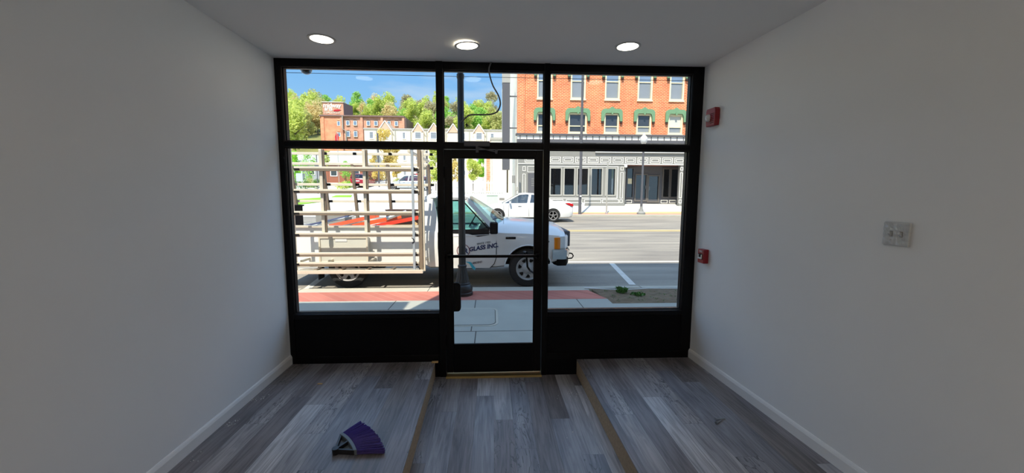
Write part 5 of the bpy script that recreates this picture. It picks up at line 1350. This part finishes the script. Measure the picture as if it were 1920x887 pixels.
MY = 100
mx_ = lambda px: at(px, 220, MY).x
mz = lambda py: at(680, py, MY).z
mg = gz(0, MY) - 8
mb_ = thing('arts_building', 'old brick mill building with a rooftop sign tower, far behind the apartments', 'building', (mx_(680), MY + 8, mz(330)))
part('brick_wall', MB().box(mx_(600), mx_(640), MY, MY + 8, mg, mz(218)), 'midbrick', mb_)
part('brown_wall', MB().box(mx_(640), mx_(757), MY + .2, MY + 8, mg, mz(219)), 'midbrick2', mb_)
part('end_wall', MB().prism([(mx_(757), MY + .2), (mx_(757) + .5, MY + .2), (mx_(757) + .8, MY + 8), (mx_(757), MY + 8)], mg, mz(219), 'xy'), 'darkroof', mb_)
part('roof_edge', MB().box(mx_(599), mx_(758), MY - .3, MY + 8, mz(219), mz(216.5)), 'darkroof', mb_)
part('tower', MB().box(mx_(606), mx_(645), MY - .1, MY + 4, mz(217), mz(193)), 'midbrick2', mb_)
part('tower_side', MB().prism([(mx_(645), MY - .1), (mx_(645) + .9, MY + 4), (mx_(645), MY + 4)], mz(217), mz(193), 'xy'), 'darkroof', mb_)
part('tower_cap', MB().box(mx_(605), mx_(646), MY - .3, MY + 4, mz(193), mz(192)), 'whitetrim', mb_)
for px in (605, 640, 678, 716, 756): part('pilaster', MB().box(mx_(px) - .3, mx_(px) + .3, MY - .15, MY + .2, mg, mz(219)), 'midbrick' if px == 605 else 'midbrick2', mb_)
def mw(px0, px1, py0, py1):
    f = part('window', MB().frame(mx_(px0), mx_(px1), mz(py1), mz(py0), .12, MY - .05, MY + .22), 'whitetrim', mb_)
    part('pane', MB().box(mx_(px0) + .12, mx_(px1) - .12, MY - .04, MY - .01, mz(py1) + .12, mz(py0) - .12), 'skyglass', f)
    part('arch', MB().prism([(mx_(px0) - .1, mz(py0)), (mx_(px0) + .2, mz(py0 - 1.3)), (mx_(px1) - .2, mz(py0 - 1.3)), (mx_(px1) + .1, mz(py0))], MY - .02, MY + .22, 'xz'), 'rust', f)
for a, b in ((648.5, 655), (662, 669), (687, 693.5), (701, 708), (726, 732), (739.5, 746)):
    mw(a, b, 226.5, 235.5); mw(a, b, 246, 257); mw(a, b, 267, 277)
for a, b in ((631.5, 637.5),): mw(a, b, 228, 236.5); mw(a, b, 249, 257)
part('downpipe', MB().tube([(mx_(642.5), MY - .2, mz(217)), (mx_(642.5), MY - .2, mz(243)), (mx_(648), MY - .2, mz(246)), (mx_(648), MY - .2, mz(270))], .14, 6), 'lgrey', mb_)
ty = MY - .14
part('sign_lettering', text_mb('midway', 1.52, facing(mx_(624), ty, mz(202.6)), .04, 0, .93, .03), 'whitetrim', mb_, label='white sign lettering')
part('sign_lettering', text_mb('arts', 1.36, facing(mx_(617), ty, mz(208.4)), .04, 0, .95, .03), 'whitetrim', mb_, label='white sign lettering')
part('small_lettering', text_mb('COATESVILLE', .58, facing(mx_(623.5), ty, mz(213.6)), .04, 0, 1.12), 'whitetrim', mb_)
sw = [(mx_(626), mz(209.4)), (mx_(628), mz(206.6)), (mx_(635), mz(206.0)), (mx_(641), mz(206.8)), (mx_(637), mz(209.0)), (mx_(632), mz(209.8))]
part('sign_swoosh', MB().prism(sw, ty - .05, ty, 'xz'), 'redpaint', mb_, label='red brush stroke on the sign')

# houses at the left, seen through the rack
HY = 60
def house(px0, px1, py_e, py_r, Y, wallm, roofm, label, porch=None):
    g = gz(0, Y); x0, x1 = at(px0, 300, Y).x, at(px1, 300, Y).x; ze = at(px0, py_e, Y).z; zr = at(px0, py_r, Y).z
    r = thing('house', label, 'house', ((x0 + x1) / 2, Y + 4, g))
    part('wall', MB().box(x0, x1, Y, Y + 8, g - .4, ze), wallm, r)
    part('roof', MB().prism([(Y - .5, ze), (Y + 4, zr), (Y + 8.5, ze), (Y + 8.5, ze - .15), (Y - .5, ze - .15)], x0 - .4, x1 + .4, 'yz'), roofm, r)
    n_ = max(1, int((x1 - x0) / 3))
    for k in range(n_):
        cx_ = x0 + (x1 - x0) * (k + .5) / n_
        for zc2 in (g + 1.6, g + 4.2):
            if zc2 + .8 > ze: continue
            f = part('window', MB().frame(cx_ - .5, cx_ + .5, zc2 - .7, zc2 + .7, .1, Y - .06, Y), 'whitetrim', r)
            part('pane', MB().box(cx_ - .42, cx_ + .42, Y - .04, Y - .02, zc2 - .6, zc2 + .6), 'darkpane', f)
    return r
M_['house2'] = mat('blue_grey_siding', rgb(176, 186, 190), .8)
M_['house3'] = mat('brown_siding', rgb(150, 92, 70), .8)
house(505, 566, 300, 284, 62, 'house2', 'roofg', 'blue-grey house at the far left beyond the lawn')
house(570, 597, 305, 286, 58, 'house1', 'roofg', 'small grey house left of the wide grey-roofed one')
house(604, 688, 308, 277, 54, 'house3', 'roofg', 'low brown house with a wide pale grey roof')
# road sign, poles, flag
q = at(562, 352, 38); g = gz(0, 38)
r = thing('notice_sign', 'pale blue-grey notice board on two posts at the left of the lot', 'sign', (q.x, 38, g)); zt2_ = at(562, 325, 38).z - g; zb2_ = at(562, 340, 38).z - g
part('board', MB().box(-.30, .35, -.03, .03, zb2_, zt2_), 'house2', r, local=True)
for x in (-.2, .25): part('post', MB().box(x - .03, x + .03, .031, .08, -.1, zt2_), 'lgrey', r, local=True)
for px, Y, top_, rr, lab in ((711, 46, 250, .10, 'thin dark pole standing before the apartment row'), (803, 22.6, 150, .0, ''), (596, 36, 290, .05, 'thin pole beside the lawn')):
    if not rr: continue
    q = at(px, 350, Y); g = gz(q.x, Y); single('street_pole', MB().tube([(q.x, Y, g - .1), (q.x, Y, at(px, top_, Y).z)], rr, 8), 'dgrey', lab, 'pole', smooth=60)
q = at(802, 400, 22.4); g = gz(q.x, 22.4)
r = thing('traffic_signal_pole', 'dark square pole across the street just left of the pickup cab', 'pole', (q.x, 22.4, g))
part('pole', MB().box(-.055, .055, -.055, .055, -.1, at(802, 283, 22.4).z - g), 'dgrey', r, local=True); part('signal_box', MB().obox((0, -.12, 1.9), (.2, .14, .4)), 'dgrey', r, local=True)
q = at(668, 300, 57); g = gz(0, 57); zt3 = at(668, 248, 57).z
r = thing('feather_flag', 'red feather flag rising in front of the mill building', 'flag', (q.x, 50, gz(0, 50)))
q = at(668, 258, 50); g = gz(0, 50)
part('pole', MB().tube([(0, 0, -.1), (0, 0, at(668, 247, 50).z - g)], .04, 6), 'lgrey', r, local=True)
z1, z0_ = at(668, 249, 50).z - g, at(668, 268, 50).z - g
part('banner', MB().prism([(-.25, z0_ + .2), (-.28, z0_ + .8), (-.05, z1), (.12, z1 - .15), (.22, z0_ + .7), (.05, z0_)], -.02, .02, 'xz'), 'redpaint', r, local=True)

# ================================================================== TREES AND SHRUBS
def leaf_mat(name, c, var=.35):
    m = mat(name, c, .8, var=var, scale=.35, spec=.1); t = m.node_tree; b = t.nodes['Principled BSDF']; o = t.nodes['Material Output']
    tr = t.nodes.new('ShaderNodeBsdfTranslucent'); mx = t.nodes.new('ShaderNodeMixShader'); mx.inputs[0].default_value = .45
    src = b.inputs['Base Color'].links[0].from_socket; t.links.new(src, tr.inputs[0]); t.links.new(b.outputs[0], mx.inputs[1]); t.links.new(tr.outputs[0], mx.inputs[2]); t.links.new(mx.outputs[0], o.inputs[0])
    return m
LM = {'lime': leaf_mat('lime_leaves', rgb(208, 218, 120)), 'green': leaf_mat('spring_green_leaves', rgb(170, 212, 110)), 'olive': leaf_mat('olive_buds', rgb(200, 200, 132)), 'rust': leaf_mat('rusty_buds', rgb(240, 212, 158)), 'twig': leaf_mat('grey_twigs', rgb(196, 188, 150)),
      'blossom': leaf_mat('yellow_blossom', rgb(232, 208, 132)), 'bright': leaf_mat('bright_green_leaves', rgb(168, 220, 80)), 'dark': leaf_mat('dark_shrub_leaves', rgb(120, 156, 84))}
M_['bark'] = mat('bark', rgb(104, 88, 72), .9, var=.3, scale=5)
def crown_mesh(seed, R_, H_, z0, n_, leaf, m, shape='round'):
    rs = random.Random(seed); mb = MB(); bl_ = []
    for k in range(16):
        a = rs.uniform(0, 2 * PI); t = rs.random(); rad = R_ * (.75 * math.sin(PI * (.12 + .8 * t)) if shape == 'round' else .45 + .2 * (1 - t)) * rs.uniform(.3, 1)
        bl_.append((rad * math.cos(a), rad * math.sin(a), z0 + H_ * t, R_ * rs.uniform(.28, .45)))
    for _ in range(n_):
        bx_, by_, bz_, br_ = rs.choice(bl_); v = Vector((rs.gauss(0, 1), rs.gauss(0, 1), rs.gauss(0, 1))).normalized() * br_ * rs.random() ** .33
        c = Vector((bx_, by_, bz_)) + v; n_v = Vector((rs.gauss(0, 1), rs.gauss(0, 1), rs.gauss(.6, 1))).normalized(); t1 = n_v.orthogonal().normalized(); t2 = n_v.cross(t1); s_ = leaf * rs.uniform(.5, 1.3); an = rs.uniform(0, PI)
        p1 = (t1 * math.cos(an) + t2 * math.sin(an)) * s_; p2 = (-t1 * math.sin(an) + t2 * math.cos(an)) * s_ * .7
        mb.add([c - p1, c + p2, c + p1, c - p2], [(0, 1, 2, 3)])
    return mb
def trunk_mb(seed, H_, z0, R_, r0=.18):
    rs = random.Random(seed + 99); mb = MB().tube([(0, 0, -.6), (.05, 0, z0), (0, .05, z0 + H_ * .8)], r0, 8, rs=[r0, r0 * .7, r0 * .2])
    for k in range(7):
        a = rs.uniform(0, 2 * PI); z = z0 + H_ * rs.uniform(0, .5); e_ = Vector((R_ * .7 * math.cos(a), R_ * .7 * math.sin(a), z + R_ * .6)); mb.tube([(0, 0, z - .3), Vector((e_.x * .5, e_.y * .5, z + R_ * .2)), e_], .06, 5, rs=[r0 * .45, r0 * .3, r0 * .1])
    return mb
def tree(name, label, loc, R_, H_, z0, n_, leaf, m, seed, group=None, shape='round'):
    r = thing(name, label, 'tree', loc, group)
    part('trunk', trunk_mb(seed, H_, z0, R_, .05 * R_), 'bark', r, local=True, smooth=60)
    part('crown', crown_mesh(seed, R_, H_, z0, n_, leaf, m, shape), LM[m], r, local=True); return r
kinds = [('lime', 'pale lime-green spring tree on the wooded hill'), ('green', 'fresh green leafy tree on the wooded hill'), ('olive', 'olive budding tree on the wooded hill'), ('rust', 'rusty orange budding tree on the wooded hill'), ('twig', 'nearly bare grey-brown tree on the wooded hill')]
protos = []
for i, (k, lab) in enumerate(kinds):
    protos.append(None)
rs = random.Random(77); spots = []
for y, sp in ((92, 4.6), (104, 5.0), (118, 5.4), (134, 6.0), (152, 6.6), (170, 7.2), (186, 7.6)):
    x = at(520, 250, y).x
    while x < at(952, 250, y).x:
        px_ = 960 + F * ((Vector((x, y, 20)) - CAM).dot(RT)) / ((Vector((x, y, 20)) - CAM).dot(FW))
        if y < 122 and px_ > (572 if y < 104 else 586) and px_ < 800: x += sp; continue
        if y < 104 and px_ > 560: x += sp; continue
        spots.append((x + rs.uniform(-1.5, 1.5), y + rs.uniform(-3, 3), px_)); x += sp * rs.uniform(.8, 1.2)
for px0_, y0__ in ((574, 110), (584, 126), (596, 128), (590, 138), (578, 132), (602, 134)): q = at(px0_, 250, y0__); spots.append((q.x, y0__, 590))
for x, y, px_ in spots:
    u = rs.random()
    if px_ < 600: k = 3 if (u < .14) else (0 if u < .62 else (4 if u < .74 else 2))
    elif px_ < 690: k = 1 if u < .3 else (0 if u < .7 else (3 if u < .85 else 2))
    elif px_ < 760: k = 1 if u < .6 else (0 if u < .85 else 3)
    else: k = 0 if u < .45 else (2 if u < .65 else (4 if u < .8 else 1))
    z = gz(x, y)
    if protos[k] is None:
        protos[k] = tree('hill_tree', kinds[k][1], (x, y, z), 3.6, 6.0, 2.6, 2600, .24, kinds[k][0], 200 + k, 'trees on the wooded hill, ' + kinds[k][0]); o = protos[k]
    else: o = copy_tree(protos[k])
    zone = 'left of the sign tower' if px_ < 606 else 'above the mill roof' if px_ < 765 else 'above the cream gables' if px_ < 858 else 'right of the lamp post'
    far_ = 'high on the slope ' if y > 145 else 'low on the slope '
    o['label'] = kinds[k][1].replace(' on the wooded hill', '') + ', ' + far_ + zone; o['group'] = kinds[k][0] + ' trees ' + far_ + zone
    o.location = (x, y, z); s_ = rs.uniform(.85, 1.25); o.scale = (s_, s_, s_ * rs.uniform(.9, 1.15)); o.rotation_euler = (0, 0, rs.uniform(0, 6.28))
# a few taller crowns that break the skyline
for i, (px, py, Yt, k) in enumerate(((663, 184, 172, 1), (711, 180, 160, 1), (735, 185, 160, 1), (789, 186, 165, 1), (555, 195, 160, 0))):
    t = at(px, py, Yt); g = gz(t.x, Yt); o = copy_tree(protos[k]); o['label'] = ['tall green tree rising above the hill just right of the sign tower', 'tall green tree at the crest above the mill roof, left of its twin', 'tall green tree at the crest above the mill roof, right of its twin', 'tall green tree on the crest above the cream gables', 'tall pale tree on the crest at the far left'][i]
    if 'group' in o.keys(): del o['group']
    h_ = 10.6; s_ = (t.z - g) / h_; s_ = max(.9, s_); o.location = (t.x, Yt, t.z - h_ * s_); o.scale = (s_, s_, s_)
# nearer trees
def near(px, py0, py1, Y, w_, k, label, n_=2600, leaf=.10, name='tree', shape='round'):
    q = at(px, (py0 + py1) / 2, Y); g = gz(q.x, Y); zt = at(px, py0, Y).z; zb = max(at(px, py1, Y).z, g + .3)
    return tree(name, label, (q.x, Y, g), w_ / 2, (zt - zb) * .86, zb - g + .1, n_, leaf, k, int(px), None, shape)
near(722, 232, 330, 50, 3.6, 'blossom', 'yellow-blossoming tree in front of the apartment gable', 3600, .12, shape='tall')
near(743, 262, 330, 55, 2.0, 'blossom', 'smaller yellow-blossoming tree right of the larger one', 1600, .12)
near(704, 283, 345, 53, 2.0, 'blossom', 'narrow yellow-blossoming tree beside the thin dark pole', 1300, .1)
near(816, 262, 345, 36, 2.0, 'lime', 'lime-green tree just left of the door mullion, behind the cab', 2200, .1)
near(852, 282, 340, 44, 1.8, 'blossom', 'pale yellow tree seen left of the lamp post through the door', 1400, .1)
near(886, 288, 336, 33, 2.0, 'lime', 'yellow-green tree above the picket fence right of the lamp post', 2400, .08)
near(905, 284, 334, 34, 1.3, 'bright', 'bright green tree beside the beige building', 1600, .08)
near(552, 283, 330, 45, 2.6, 'bright', 'bright green tree at the left edge of the rack', 1500, .1)
near(578, 280, 335, 50, 2.4, 'green', 'loose green tree before the small grey house', 900, .1)
near(614, 285, 310, 44, 1.0, 'lime', 'small lime tree before the brown house', 500, .08)
near(648, 300, 346, 48, 1.8, 'green', 'green tree at the right end of the brown house', 900, .09)
def shrub(px, py0, py1, Y, w_, k, label, n_=900):
    q = at(px, py1, Y); g = gz(q.x, Y); zt = at(px, py0, Y).z; mb = crown_mesh(int(px), w_ / 2, max(.3, (zt - g) * .6), .25, n_, .07, k)
    o = single('shrub', mb, LM[k], label, 'shrub'); o.location = (q.x, Y, g); return o
shrub(566, 335, 352, 42, 2.2, 'dark', 'dark green shrub behind the notice board')
shrub(583, 333, 352, 44.5, 1.9, 'olive', 'olive shrub right of the dark green one')
shrub(597, 336, 352, 41, 2.0, 'dark', 'dark green shrub beside the thin pole')
shrub(640, 344, 353, 42, 2.2, 'lime', 'low lime-green bush left of the dark red car')
shrub(652, 345, 353, 44.2, 1.8, 'bright', 'low bright green bush nearest the dark red car')
shrub(745, 335, 350, 44, 2.0, 'olive', 'olive shrub behind the silver hatchback')
